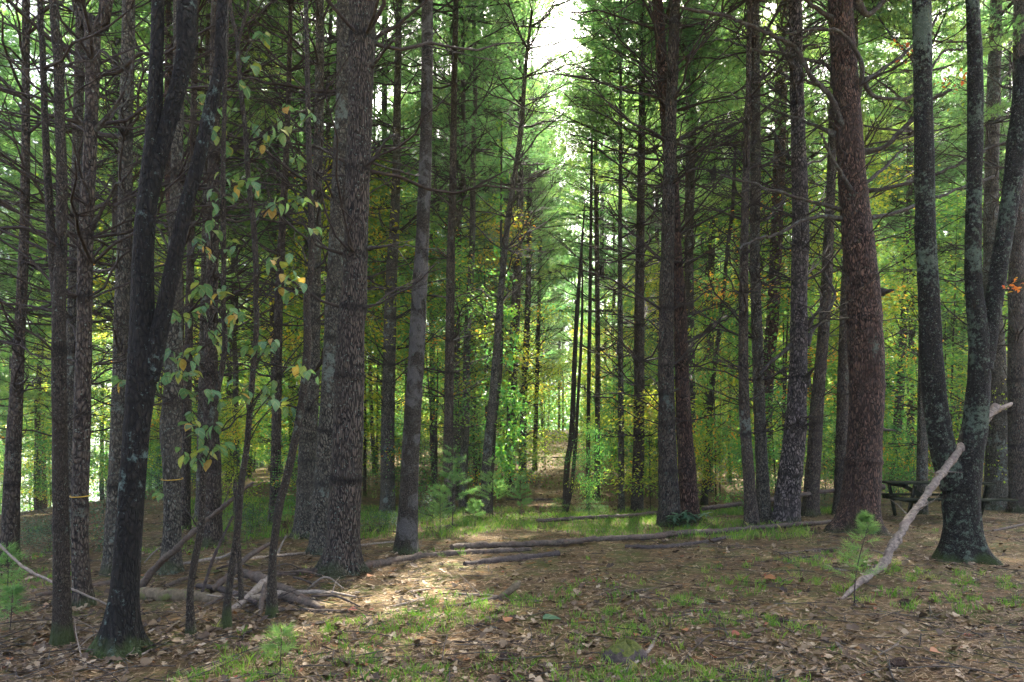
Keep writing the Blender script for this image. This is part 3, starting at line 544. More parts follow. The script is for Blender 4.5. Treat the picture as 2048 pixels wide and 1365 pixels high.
T['o'] = make_tree(PT, 'grey pine with curved broken stubs and plated bark, left of the big red-barked pine', 'pine tree', 'greyplate', [[(1590,0,28),(1593,150,30),(1597,300,31),(1600,400,34),(1601,460,36),(1598,600,36),(1596,750,38),(1590,860,46),(1580,950,50),(1570,1052,58)]], whorl=0.8, segs=32, step=0.05, amp=.07, crown='pine', blen=(.9, 1.7))
make_tree(PT, 'plain trunk between the plated grey pine and the big red-barked pine', 'pine tree', 'pine', [[(1664,300,18),(1656,500,22),(1648,650,24),(1635,800,27),(1620,1032,36)]], whorl=0.9, blen=(.5, 1.2), crown='pine')
make_tree(PT, 'dark pine hidden behind the left side of the big red-barked pine', 'pine tree', 'pine', [[(1706,0,22),(1700,400,22),(1690,650,24),(1683,900,26),(1680,1030,30)]], whorl=0.8, crown='pine')
make_tree(PT, 'slim pine beside the picnic table, right of the big red-barked pine', 'pine tree', 'pine', [[(1824,100,9),(1820,300,12),(1815,500,14),(1805,700,16),(1795,850,18),(1785,992,20)]], whorl=0.75, blen=(.7, 1.6), crown='pine')
T['lich'] = make_tree('oak_tree', 'lichen-crusted oak at the right, forking low around a leaning dead limb', 'oak tree', 'oaklichen',
    [[(1945,0,26),(1950,130,28),(1950,260,30),(1948,380,30),(1946,550,34),(1955,650,40),(1958,750,44),(1950,850,50),(1935,920,60),(1922,990,74),(1925,1050,74),(1927,1122,90)],
     [(1843,0,37),(1845,150,37),(1848,300,39),(1850,450,40),(1858,600,42),(1862,700,44),(1870,800,45),(1883,890,50),(1908,975,56)],
     [(2050,120,34),(2042,220,36),(2035,280,38),(2020,400,36),(2000,520,34),(1985,620,36),(1966,740,38)]], stemd=[0, -0.1, 0.25], segs=44, step=0.035, amp=0.07, flare=0.5, crown='oak', top=14)
make_tree(PT, 'grey pine standing behind the right stem of the lichen-crusted oak', 'pine tree', 'pinegrey', [[(1992,0,22),(1987,200,26),(1982,400,28),(1984,600,32),(1990,700,38),(1995,850,43),(1991,1020,48)]], whorl=0.8, crown='pine')
make_tree(PT, 'pine cut by the right edge of the photo, behind the lichen-crusted oak', 'pine tree', 'bigpine', [[(2040,0,24),(2036,300,26),(2032,600,30),(2033,800,33),(2038,1024,40)]], whorl=0.8, crown='pine')

# tape on two pines
def tape(px, py, wpx, d, label):
    c = PX(px, py, d); r = wpx / 2 / F * d; mb = MB(); th = np.linspace(0, 6.283, 25)[:-1]
    ro = r + 0.004; zt = 0.005
    for (ra, rb) in ((ro, ro + 0.002),):
        V = []; 
        for a_ in th:
            w_ = 0.012 * math.sin(a_) 
            V += [(ra * math.cos(a_), ra * math.sin(a_), -zt + w_), (rb * math.cos(a_), rb * math.sin(a_), -zt + w_), (rb * math.cos(a_), rb * math.sin(a_), zt + w_), (ra * math.cos(a_), ra * math.sin(a_), zt + w_)]
        n = 24; F_ = []
        for i in range(n):
            j = (i + 1) % n
            for k in range(4): F_.append((i * 4 + k, j * 4 + k, j * 4 + (k + 1) % 4, i * 4 + (k + 1) % 4))
        mb.add(V, F_)
    if 0: mb.add([(r * .9, -r * .5, 0), (r * .9 + .03, -r * .6, -.005), (r * .9 + .045, -r * .62, -.10), (r * .9 + .02, -r * .6, -.09)], [[0, 1, 2, 3]])
    o = ob('flagging_tape', mb.mesh('tape', M['tape']), None, c); o['label'] = label; o['category'] = 'tape'; o['group'] = 'yellow tapes tied round trunks'
tape(161.5, 991, 36, T['c'][1], 'yellow tape tied round the forked pine beside the twin stems')
tape(344.5, 958, 39, T['e'][1], 'yellow tape tied round the swollen grey pine behind the black oak')

# limbs of the big red pine (traced)
rp, dr_ = make_tree(PT, 'big red-barked pine with thick twisting dead limbs, at the right', 'pine tree', 'red',
    [[(1680,0,50),(1690,150,53),(1700,300,56),(1705,370,59),(1711,430,62),(1719,510,66),(1726,600,70),(1733,730,72),(1733,810,71),(1728,900,72),(1721,1000,80),(1714,1062,94)]], segs=56, step=0.035, amp=0.04, flare=.5, crown='pine', top=16, whorl=1.0, bn=(1, 3), wstart=3.2, blen=(.8, 1.5))
def limb(root, d, pts, dz=0.0, mat='limb', name='limb', seg=9, twigs=6, amp=.12):
    """pts (px,py,w) from the trunk outwards; dz = how far the tip comes towards (-) or goes away (+)"""
    n = len(pts); S = []
    for i, (px, py, wd) in enumerate(pts):
        dd = d + dz * (i / (n - 1)); p = PX(px, py, dd); S.append((p.x, p.y, p.z, wd / 2 / F * dd * (.78 if name == 'limb' else 1) * (1.5 if i == 0 else 1)))
    S = np.array(S); S[:, :3] -= np.array(root.location); Q = catmull(S, 0.06); Q[:, :3] += (rng.normal(0, .008, (len(Q), 3)) + np.repeat(rng.normal(0, .022, (len(Q) // 5 + 1, 3)), 5, 0)[:len(Q)] * .6) * np.linspace(0, 1, len(Q))[:, None] ** .5; mb = MB()
    add_tube(mb, Q[:, :3], np.maximum(Q[:, 3], 0.003), seg, amp, 6)
    for k in range(twigs):
        i = random.randint(len(Q) // 3, len(Q) - 2); T_ = Q[i + 1, :3] - Q[i, :3]; T_ /= np.linalg.norm(T_) + 1e-9
        D = T_ * .7 + rng.normal(0, .5, 3); L = rnd(.15, .7); q = np.linspace(0, 1, 5)
        P = Q[i, :3] + D * (q * L)[:, None] + np.cumsum(rng.normal(0, .02, (5, 3)), 0) * q[:, None]
        add_tube(mb, P, 0.006 * (1 - q) + .002, 4, caps=False)
    return ob(name, mb.mesh(name, M[mat], True), root)
RL = [([(1712,300,14),(1695,270,13),(1672,215,14),(1650,180,12),(1620,150,12),(1590,95,11),(1550,75,10),(1500,50,9),(1440,30,9),(1380,20,8),(1358,13,5)], -1.2),
      ([(1702,228,11),(1718,190,11),(1722,130,12),(1700,85,10),(1668,62,9),(1620,62,7),(1575,65,5)], -1.0),
      ([(1722,305,12),(1760,298,12),(1790,275,12),(1825,240,12),(1850,210,11),(1885,190,10),(1905,180,6)], -.9),
      ([(1728,160,9),(1750,150,9),(1790,120,8),(1822,95,7),(1860,60,7),(1880,20,5)], .8),
      ([(1728,165,9),(1745,190,9),(1780,198,8),(1830,190,8),(1880,110,6),(1930,100,5)], 1.2),
      ([(1737,382,9),(1770,378,9),(1830,362,9),(1880,345,8),(1930,325,8),(1975,300,7),(2015,285,6)], -1.0),
      ([(1742,437,10),(1775,430,10),(1830,412,10),(1870,395,8),(1910,380,7),(1950,368,6),(1985,355,5)], .8),
      ([(1680,420,9),(1640,408,9),(1590,395,8),(1540,380,8),(1500,365,6),(1440,352,4)], -1.0),
      ([(1680,438,10),(1650,434,10),(1610,440,9),(1570,460,9),(1530,477,8),(1492,488,7),(1475,495,5)], -1.4),
      ([(1712,430,13),(1700,380,12),(1680,345,11),(1660,315,9),(1645,280,7),(1640,265,4)], -1.3),
      ([(1670,270,10),(1640,255,9),(1610,245,8),(1570,230,7),(1530,212,6),(1500,195,4)], .9),
      ([(1680,165,9),(1650,130,9),(1610,120,8),(1560,108,7),(1500,100,6),(1450,80,4)], 1.2),
      ([(1712,0,16),(1735,30,14),(1760,8,12),(1785,-25,10)], .5),
      ([(1672,40,14),(1650,30,12),(1615,5,10),(1600,-20,8)], -.6),
      ([(1712,380,12),(1740,360,10),(1775,330,8),(1800,305,6),(1815,295,4)], 1.3),
      ([(1764,585,16),(1775,583,10),(1786,582,5)], -.3), ([(1755,855,10),(1775,860,7),(1790,862,4)], .2), ([(1725,520,10),(1718,490,7),(1722,475,4)], -.5)]
for pts, dz in RL: limb(rp, dr_, pts, dz * .7, twigs=0 if len(pts) < 5 else 12)
# extra traced branches on other trees
o_, od = T['o']
for pts, dz in [([(1612,770,14),(1620,745,10),(1632,730,5)], -.4), ([(1614,690,10),(1625,660,9),(1645,640,8),(1662,610,8),(1668,585,7),(1652,555,6),(1650,545,3)], .5),
                ([(1612,655,11),(1622,640,10),(1640,620,9),(1652,590,6),(1655,578,3)], -.6), ([(1582,690,10),(1560,710,9),(1535,730,8),(1520,745,5)], -.4),
                ([(1580,320,8),(1560,290,8),(1545,260,7),(1515,255,5)], .4), ([(1603,150,10),(1575,120,8),(1545,70,7),(1520,55,5)], -.5)]: limb(o_, od, pts, dz, twigs=3)
b_, bd = T['big']
for pts, dz in [([(738,142,9),(750,100,8),(757,70,7),(775,55,5),(830,42,3)], .5), ([(738,142,9),(760,115,8),(785,85,7),(800,70,5)], -.6), ([(700,335,10),(680,320,8),(640,300,6),(620,290,3)], -.4),
                ([(738,330,10),(760,300,8),(782,278,6),(800,268,3)], -.5), ([(740,325,6),(770,335,5),(820,350,4),(835,352,3)], .4), ([(737,498,8),(760,495,7),(790,492,5),(830,500,3)], -.3),
                ([(690,330,8),(665,318,6),(640,310,4),(605,300,3)], .8)]: limb(b_, bd, pts, dz, twigs=4)
c_, cd = T['c']
for pts, dz in [([(178,262,9),(150,235,8),(138,200,6),(130,180,4)], -.3), ([(190,262,9),(215,235,8),(240,200,7),(262,150,5),(268,60,4)], -.3), ([(185,458,9),(215,400,7),(245,350,6),(270,310,5)], -.4),
                ([(190,262,8),(230,230,6),(275,190,4)], .3), ([(175,60,8),(150,30,7),(135,8,5)], .2), ([(165,462,7),(130,440,5),(110,430,3)], .3)]: limb(c_, cd, pts, dz, twigs=3)

# ------------------------------------------------------------------ dogwood with large leaves
def leaf_shape(seed):
    r = np.random.default_rng(seed); n = 7; t = np.linspace(0, 1, n); w_ = 0.33 * np.sin(np.pi * t ** 0.8) ** 0.8; w_[0] = w_[-1] = 0.0
    bend = r.uniform(0.1, 0.45); fold = r.uniform(0.1, 0.5); V = []
    for i in range(n):
        z = -bend * t[i] ** 2
        wv = 0.03 * np.sin(t[i] * 14 + r.uniform(0, 6))
        V += [(t[i], -w_[i], z + fold * w_[i] + wv), (t[i], 0, z), (t[i], w_[i], z + fold * w_[i] - wv)]
    Fq = []
    for i in range(n - 1):
        for k in (0, 1): Fq.append((i * 3 + k, i * 3 + k + 1, i * 3 + k + 4, i * 3 + k + 3))
    V.append((-0.18, 0, 0.02)); V.append((-0.18, 0.015, 0.02))
    return np.array(V), np.array(Fq)
def leaf_mesh(seed, tint, mat):
    V, Fq = leaf_shape(seed); V = V * [0.1, 0.1, 0.1]; mb = MB(); mb.add(V, Fq, tint); return mb.mesh('broad_leaf_%d' % seed, mat, True)
DLEAF = [leaf_mesh(k, tn, M['dogwood']) for k, tn in enumerate([.0, .05, .1, .2, .3, .38, .15, .45, .6, .08, .25, .7, .88])]
A_st = [(455,0,8),(448,250,10),(446,400,11),(448,520,11),(446,600,11),(450,690,12),(439,765,12),(420,850,13),(408,920,14),(402,1053,15),(390,1121,15),(380,1189,14),(382,1272,19)]
B_st = [(461,5,7),(474,77,9),(479,154,9),(490,256,10),(497,359,11),(508,461,12),(513,564,12),(511,600,12),(514,636,12),(509,710,12),(501,801,13),(494,893,13),(483,966,14),(476,1052,15),(466,1121,15),(455,1206,16),(454,1256,19)]
C_st = [(612,0,9),(615,154,11),(618,308,13),(623,513,13),(613,600,14),(615,692,16),(604,801,17),(589,886,17),(571,966,18),(561,1001,18),(548,1087,18),(544,1155,19),(544,1235,22)]
dgA, dA = make_tree('dogwood_tree', 'thin bowed dogwood stem with big dull leaves, leftmost of three leaning stems', 'dogwood', 'stem', [A_st], segs=14, step=.04, amp=.08, top=9)
dgB, dB = make_tree('dogwood_tree', 'forked crooked dogwood stem hung with large green and yellowing leaves', 'dogwood', 'stem', [B_st, [(497,0,5),(488,40,6),(476,90,7)], [(470,960,6),(472,1000,9),(479,1121,10),(483,1200,12)]], stemd=[0, .1, .25], segs=14, step=.04, amp=.08, top=9)
dgC, dC = make_tree('maple_sapling', 'bare crooked sapling leaning right, rightmost of three near the stick pile', 'sapling', 'stem', [C_st], segs=14, step=.04, amp=.08, top=11)
k1 = [(990,235),(1020,130),(850,500),(800,390),(900,430),(1100,430),(1120,500),(985,480),(1060,500),(1000,580),(945,700),(890,680),(910,750),(855,790),(840,730),(1040,800),(1100,790),(1150,770),(1210,760),(1230,900),(900,950),(760,940),(800,975),(830,880),(1120,1000),(1130,1060),(1110,1120),(1040,1010),(1160,1100),(860,1120),(770,1120),(680,1230),(740,1220),(800,1190),(850,1270),(900,1200),(930,1230),(850,1320),(880,1340),(1010,1330),(1050,1340),(1150,620),(1190,420),(960,330),(870,560),(1005,700)]
k2 = [(480,180),(640,85),(730,95),(760,80),(630,180),(690,160),(765,160),(740,240),(820,230),(860,270),(930,200),(990,220),(1060,215),(1100,285),(1130,290),(1025,245),(750,340),(770,390),(825,370),(815,460),(860,450),(730,470),(790,500),(625,635),(1210,155),(970,240),(1175,130),(1000,60),(1050,50)]
cl = [(x / 1.95, y / 1.95) for x, y in k1] + [(x / 1.95, 660 + y / 1.95) for x, y in k2]
def stem_at(st, py):
    ys = [q[1] for q in st]; xs_ = [q[0] for q in st]; return float(np.interp(py, ys, xs_))
_nl = {}
random.shuffle(cl)
for (px, py) in cl:
    useA = abs(px - stem_at(A_st, py)) < abs(px - stem_at(B_st, py)); st, root, d = (A_st, dgA, dA) if useA else (B_st, dgB, dB)
    loc0 = np.array(root.location); dd = d + rnd(-0.45, 0.35)
    y0 = py + rnd(20, 70) + abs(px - stem_at(st, py)) * 0.35; s0 = PX(stem_at(st, y0), y0, d); c = PX(px, py, dd)
    q = np.linspace(0, 1, 6)[:, None]; a = np.array(s0) - loc0; b = np.array(c) - loc0
    P = a * (1 - q) + b * q; P[:, 2] += 0.12 * np.linalg.norm(b - a) * np.sin(np.pi * q[:, 0]); mb = MB(); add_tube(mb, P, 0.005 * (1 - q[:, 0]) + .0018, 5)
    ob('twig', mb.mesh('twig', M['stem'], True), root)
    for k in range(random.choice((4, 5, 5, 6))):
        if _nl.get(root.name, 0) >= 290: break
        _nl[root.name] = _nl.get(root.name, 0) + 1; az = rnd(0, 6.283); dn = rnd(0.1, 1.25)
        sc_ = rnd(.6, 1.2)
        ob('leaf', random.choice(DLEAF), root, (b[0] + rnd(-.06, .06), b[1] + rnd(-.06, .06), b[2] + rnd(-.06, .04)), Euler((rnd(-.5, .5), dn, az)), sc_)

# ------------------------------------------------------------------ fallen wood
def log(name, label, cat, pts, mat, lift=0.0, ds=None, zs=None, segs=12, amp=.10, group=None, twigs=0, tw=0.006):
    """pts (px,py,w) on the ground; ds overrides depths; w in photo pixels"""
    S = []
    for i, (px, py, wd) in enumerate(pts):
        d = ds[i] if ds else ground_hit(px, py + wd * 0.4); p = PX(px, py, d); r = wd / 2 / F * d
        z = p.z if ds else G(p.x, p.y) + r * 0.5 + (lift if not hasattr(lift, '__len__') else lift[i])
        S.append((p.x, p.y, z, r))
    S = np.array(S); org = np.array([S[0, 0], S[0, 1], G(S[0, 0], S[0, 1])]) if not ds else S[0, :3].copy()
    S[:, :3] -= org; Q = catmull(S, 0.05 if len(pts) > 1 else .05); mb = MB()
    Q[:, 3] *= 1 + 0.07 * np.sin(np.arange(len(Q)) * 0.7 + rnd(0, 6)) + 0.05 * rng.normal(size=len(Q)); Q[:, :3] += rng.normal(0, .12, (len(Q), 3)) * Q[:, 3:4]; add_tube(mb, Q[:, :3], np.maximum(Q[:, 3], 0.0025), segs, amp, 5)
    o = ob(name, mb.mesh(name, M[mat], True), None, org); o['label'] = label; o['category'] = cat
    if group: o['group'] = group
    for k in range(twigs):
        i = random.randint(1, len(Q) - 2); L = rnd(.12, .45); q = np.linspace(0, 1, 4); D = np.array([rnd(-1, 1), rnd(-.8, .8), rnd(0.05, 1)]); D /= np.linalg.norm(D)
        mb = MB(); add_tube(mb, Q[i, :3] + D * (q * L)[:, None] + rng.normal(0, .008, (4, 3)), tw * (1 - q) + .002, 5); ob('branch_stub', mb.mesh('branch_stub', M[mat], True), o)
    return o
log('fallen_log', 'long reddish fallen trunk running behind the large ridged pine towards the centre', 'fallen trunk', [(545,1149,12),(640,1141,14),(718,1131,17),(826,1114,14),(908,1106,13),(1010,1101,12),(1062,1098,8)], 'log', twigs=3)
log('fallen_log', 'longest fallen trunk, crossing from the centre to the big red-barked pine', 'fallen trunk', [(905,1098,12),(960,1094,13),(1010,1094,12),(1113,1089,13),(1190,1082,12),(1300,1077,12),(1353,1070,12),(1457,1064,11),(1560,1055,10),(1673,1046,8)], 'log', lift=.04, twigs=7)
log('fallen_log', 'dark damp log lying in front of the longest fallen trunk, near the centre', 'log', [(930,1127,11),(1000,1119,14),(1060,1113,15),(1118,1106,13)], 'logdark', twigs=2)
log('fallen_log', 'blackish crooked branch below the right part of the longest fallen trunk', 'branch', [(1250,1093,9),(1320,1093,10),(1390,1086,8),(1440,1078,7),(1490,1067,4)], 'logdark', twigs=4)
log('fallen_log', 'thin fallen pole propped level in the grass before the thick central pair', 'pole', [(1075,1047,8),(1180,1040,8),(1260,1036,8),(1330,1028,8)], 'log', lift=.06, twigs=4)
log('fallen_log', 'fallen pole behind the trunks, running right to the picnic table', 'pole', [(1405,1018,8),(1470,1009,9),(1542,1000,9),(1603,990,9),(1672,981,9),(1765,974,12)], 'log', ds=[13.6,14.2,14.8,15.4,16,16.8], twigs=4)
log('leaning_limb', 'pale leaning dead limb resting in the fork of the lichen-crusted oak', 'dead limb', [(1673,1208,3),(1690,1192,8),(1712,1172,12),(1744,1146,17),(1766,1130,16),(1787,1089,17),(1800,1068,15),(1818,1037,15),(1846,1000,13),(1870,965,14),(1921,898,14),(1950,865,14),(1973,838,14),(1990,818,16),(2005,816,10),(2022,808,8)], 'limbpale', ds=[6.85,7.0,7.2,7.45,7.6,7.85,8.0,8.2,8.45,8.7,9.5,9.85,10.1,10.3,10.4,10.6], amp=.13, segs=26, twigs=7, tw=.009)
log('leaning_pole', 'brown pole leaning up behind the dogwood stems', 'pole', [(283,1172,14),(312,1135,14),(353,1097,12),(401,1052,10),(442,1018,9),(507,965,5)], 'log', ds=[7.7,7.7,7.6,7.6,7.5,7.4], twigs=4)
log('mossy_log', 'thick short mossy log beside the foot of the black oak', 'log', [(281,1186,26),(330,1188,28),(384,1190,27),(440,1198,20)], 'logmoss', segs=20)
PG = 'sticks heaped in the brush pile'
log('pile_stick', 'brown pole slanting up to the right in the brush pile', 'stick', [(425,1178,13),(459,1152,13),(493,1117,11),(541,1087,8)], 'log', ds=[7.3,7.4,7.5,7.6], group=PG)
log('pile_stick', 'light brown bough at the front of the brush pile, pointing down left', 'stick', [(462,1223,12),(495,1197,13),(520,1172,14),(545,1150,12)], 'logpale', ds=[6.6,6.8,7.0,7.2], group=PG)
log('pile_stick', 'long level pale stick reaching right from the rightmost bare sapling', 'stick', [(500,1206,12),(540,1198,12),(578,1195,11),(647,1193,8),(712,1203,4)], 'logpale', lift=.05, group=PG, twigs=2)
log('pile_stick', 'straight low stick lying below the long level pale stick', 'stick', [(493,1212,8),(561,1218,8),(630,1221,8),(701,1223,7)], 'log', group=PG)
log('pile_stick', 'rotten split wood falling right from the top of the brush pile', 'rotten wood', [(476,1141,14),(520,1158,20),(561,1175,18),(654,1215,10)], 'log', ds=[7.5,7.3,7.1,6.8], amp=.2, group=PG)
log('pile_stick', 'second rotten piece beside the split wood in the brush pile', 'rotten wood', [(560,1190,16),(600,1200,20),(645,1216,12)], 'log', amp=.2, group=PG)
log('pile_stick', 'thin grey stick lying level behind the middle dogwood stem', 'stick', [(366,1128,5),(410,1120,7),(449,1114,6),(470,1100,4)], 'logpale', ds=[8.6,8.7,8.7,8.6], group=PG)
log('pile_stick', 'pale sunlit stick on the ground left of the large ridged pine', 'stick', [(455,1124,6),(537,1114,8),(590,1108,7),(642,1104,6)], 'logpale', group=PG)
log('pile_stick', 'dark wand leaning between the two leafy dogwood stems', 'stick', [(405,1184,6),(425,1121,6),(446,1075,5),(466,1032,4)], 'logdark', ds=[7.0,7.0,7.0,7.0], group=PG)
log('pile_stick', 'short white stick standing up just right of the rightmost bare sapling', 'stick', [(556,1106,5),(563,1090,4),(574,1070,3)], 'logpale', ds=[8.2,8.2,8.2], group=PG)
log('pile_stick', 'white forked twig behind the foot of the black oak', 'twig', [(289,1126,3),(305,1108,3),(322,1094,3)], 'logpale', ds=[8.6,8.6,8.6], group=PG)
log('pile_stick', 'stick on the ground above the thick mossy log', 'stick', [(330,1172,9),(355,1163,10),(382,1153,8)], 'log', group=PG)
log('pile_stick', 'grey broken piece under the crossing sticks of the brush pile', 'stick', [(395,1180,10),(440,1186,12),(480,1200,11),(512,1216,8)], 'logdark', lift=.05, group=PG)
log('pile_stick', 'short upright splinter in the middle of the brush pile', 'stick', [(520,1232,9),(524,1200,10),(530,1168,8)], 'log', ds=[6.5,6.7,6.9], group=PG)
log('fallen_log', 'reddish log lying behind the forked pine, left of the black oak', 'log', [(72,1190,9),(140,1180,10),(222,1166,11)], 'log', twigs=2)
log('bowed_branch', 'thin grey branch bowing down from the left edge across the twin stems', 'branch', [(-40,1050,6),(0,1091,5),(51,1137,6),(103,1163,6),(154,1183,5),(217,1210,4)], 'logpale', ds=[6.2,6.1,6.0,5.95,5.9,5.9], segs=7)
FG = 'fallen sticks on the forest floor'
for lb, pts, mt_ in [
    ('pale stick lying left of the broken orange-brown branch end', [(779,1214,4),(815,1206,5),(846,1196,5)], 'logpale'),
    ('thin stick just behind the pale stick left of centre', [(790,1184,4),(830,1182,5),(861,1178,3)], 'logpale'),
    ('brown bough leading to the broken orange-brown branch end', [(887,1214,5),(930,1208,7),(969,1199,8),(1000,1194,10)], 'log'),
    ('slim stick parallel to the brown bough, just above it', [(880,1187,4),(903,1187,5),(969,1190,5),(995,1192,4)], 'logpale'),
    ('dark stick lying level low in the centre foreground', [(903,1283,3),(980,1284,5),(1067,1283,4)], 'logdark'),
    ('curved bone-pale stick at the bottom centre right', [(1313,1268,7),(1303,1292,8),(1289,1310,8),(1255,1337,8),(1218,1360,8)], 'logpale'),
    ('pale crooked stick by the foot of the black oak', [(213,1338,5),(237,1319,6),(278,1312,6),(305,1298,6)], 'logpale'),
    ('faint straight stick right of centre on the needles', [(1200,1188,4),(1280,1180,4),(1364,1170,3)], 'log'),
    ('wiry dark twig passing the mossy stump', [(1230,1278,3),(1330,1284,3),(1435,1294,3)], 'logdark'),
    ('short pale stick pointing up right, low at the right', [(1738,1324,3),(1766,1306,4),(1797,1288,3)], 'logpale'),
    ('whitish twig on green tufts left of the leaning limb', [(1652,1131,3),(1675,1139,4),(1700,1142,3)], 'logpale'),
    ('dark arched twig left of the little pine seedling', [(1574,1127,3),(1600,1116,4),(1651,1114,4)], 'logdark'),
    ('black level stick in the right foreground', [(1345,1226,3),(1390,1222,5),(1434,1221,4)], 'logdark'),
    ('bright stick in the grass right of the large ridged pine', [(712,1092,5),(750,1087,5),(790,1084,4)], 'logpale'),
    ('thin dark stick between the large ridged pine and the blotched maple', [(716,1064,4),(760,1062,5),(793,1064,4)], 'logdark'),
    ('reddish stick in the grass right of the blotched maple', [(842,1057,4),(880,1054,6),(918,1050,5)], 'log'),
    ('stick lying left of the foot of the leaning limb', [(1560,1108,5),(1610,1102,4),(1680,1096,3)], 'log'),
    ('forked grey stick right of the lichen-crusted oak', [(1985,1062,5),(2020,1055,6),(2052,1048,5)], 'log'),
    ('long thin stick across the path far up', [(1105,915,3),(1160,913,4),(1200,911,3)], 'log'),
    ('dark stick across the lower part of the path', [(1012,998,3),(1060,1000,5),(1140,997,4)], 'logdark'),
    ('grey stick crossing the path in its middle', [(1150,962,3),(1210,966,4),(1262,972,4)], 'log'),
    ('brown stick right of the foot of the black oak', [(330,1268,3),(352,1258,4),(385,1248,3)], 'log'),
    ('curled twig between the twin stems and the black oak', [(140,1285,3),(150,1310,3),(172,1330,3),(195,1340,2)], 'logpale'),
    ('stick lying left of the black oak in the needles', [(165,1276,4),(190,1272,5),(222,1266,4)], 'logpale')]:
    log('fallen_stick', lb, 'stick', pts, mt_, segs=8, group=FG, twigs=random.choice((0, 1, 2)), tw=.004)
for k in range(22):
    px = rnd(400, 640); py = rnd(1150, 1222); L_ = rnd(30, 110); a_ = rnd(-.5, .5); w_ = rnd(2, 5)
    log('pile_stick', 'thin loose stick lying in the brush pile beside the bare sapling', 'stick', [(px, py, w_), (px + L_ * .5 * math.cos(a_), py + L_ * .5 * math.sin(a_) * .4, w_), (px + L_ * math.cos(a_), py + L_ * math.sin(a_) * .4, w_ * .5)], random.choice(['logpale', 'log', 'logdark']), lift=[rnd(0, .12), rnd(0.02, .16), rnd(0, .2)], segs=7, group='thin loose sticks of the brush pile')
# broken branch end
log('broken_branch', 'thick broken branch end curving up, orange-brown wood, centre foreground', 'branch', [(1000,1196,13),(1012,1189,17),(1026,1177,17),(1037,1167,12),(1041,1163,5)], 'logmoss', ds=[6.95,6.95,6.95,6.95,6.95], amp=.2, segs=14)

# mossy stump
def stump(px, py, wpx, hpx):
    d = ground_hit(px, py); p = PX(px, py, d); gz = G(p.x, p.y); r = wpx / 2 / F * d; h = hpx / F * d; root = thing('mossy_stump', 'low rotten crumbling stump capped with yellow-green moss, bottom right of centre', 'stump', (p.x, p.y, gz))
    a = np.linspace(0, 2 * np.pi, 33)[:-1]
    def dome(name, mat, f0, f1, hh, rr_, off):
        mb = MB(); V = []
        K = 12
        for k in range(K):
            t_ = k / (K - 1); ph = f0 + (f1 - f0) * t_
            for q in a:
                g_ = 1 + .22 * math.sin(q * 2 + off) + .12 * math.sin(q * 5 + 2 * ph + off) + .05 * math.sin(q * 11 + 7 * ph); V.append((rr_ * math.sin(ph) * g_ * math.cos(q), rr_ * math.sin(ph) * g_ * math.sin(q), hh * math.cos(ph) * (1 + .18 * math.sin(q * 3 + ph * 4)) + rnd(-.004, .004)))
        mb.add(V, [(k * 32 + i, (k + 1) * 32 + i, (k + 1) * 32 + (i + 1) % 32, k * 32 + (i + 1) % 32) for k in range(K - 1) for i in range(32)])
        return ob(name, mb.mesh(name, mat, True), root)
    dome('rotten_wood', M['logdark'], .02, 1.7, h, r * 1.15, 0.)
    dome('moss', plain('moss', (0.02, 0.03, 0.006), (0.11, 0.12, 0.02), 45, bump=1.0), .02, 1.05, h * 1.12, r * 1.08, 0.)
stump(1250, 1318, 75, 30)

# pine cones
def cone_mesh():
    mb = MB(); V, Fq = tube(np.stack([np.linspace(0, .13, 9), np.zeros(9), np.zeros(9)], -1), .018 * np.sin(np.linspace(.5, 3.0, 9)) + .003, 7); mb.add(V, Fq, .2)
    for k in range(60):
        f = k / 60; x = .005 + f * .12; a = k * 2.4; r = .018 * math.sin(.5 + 2.5 * f) + .004; c = np.array([x, math.cos(a) * r, math.sin(a) * r]); o_ = np.array([-.25, math.cos(a), math.sin(a)]); s = np.array([0, -math.sin(a), math.cos(a)]); L = .018
        V = [c - s * .003, c + s * .003, c + o_ * L + s * .008, c + o_ * L * 1.15, c + o_ * L - s * .008]; mb.add(V, [[0, 1, 2, 3, 4]], rnd(.3, .9))
    return mb.mesh('pine_cone', M['cone'])
cm = cone_mesh()
for px, py, lb in [(1784,1337,'dark pine cone at the bottom edge, right side'), (1648,1106,'pine cone by the foot of the big red-barked pine'), (1800,1212,'round-looking pine cone right of the leaning limb foot'), (1548,1246,'pine cone among leaves in the right foreground'), (1000,1318,'pine cone low in the centre foreground'), (470,1300,'pine cone right of the dogwood feet')]:
    d = ground_hit(px, py); p = PX(px, py, d); o = ob('pine_cone', cm, None, (p.x, p.y, G(p.x, p.y) + .022), (rnd(0, 3), 0, rnd(-.5, .5)), 1.1); o['label'] = lb; o['category'] = 'pine cone'; o['group'] = 'pine cones on the forest floor'

# ------------------------------------------------------------------ picnic table
def box(mb, c, s, rot=None):
    c = np.array(c); h = np.array(s) / 2; b = min(0.004, min(s) * .2); V = []
    for sx in (-1, 1):
        for sy in (-1, 1):
            for sz in (-1, 1): V.append((sx * h[0], sy * h[1], sz * h[2]))
    V = np.array(V, float)
    if rot is not None: V = V @ np.array(rot).T
    mb.add(V + c, [(0, 1, 3, 2), (4, 6, 7, 5), (0, 4, 5, 1), (2, 3, 7, 6), (0, 2, 6, 4), (1, 5, 7, 3)], rnd(.3, .7))
def bpart(name, parent, c, s, rot=None):
    mb = MB(); box(mb, (0, 0, 0), s, rot); return ob(name, mb.mesh(name, M['tablewood']), parent, c)
td = 14.9; tp = PX(1868, 1034, td); tz = G(tp.x, tp.y)
tb = thing('picnic_table', 'dark weathered wooden picnic table with attached benches, behind the leaning limb', 'picnic table', (tp.x, tp.y, tz), rz=R(-6))
for k in range(5): bpart('tabletop_plank', tb, (rnd(-.01, .01), -.30 + k * .15, .75 + rnd(-.004, .004)), (2.1, .14, .038))
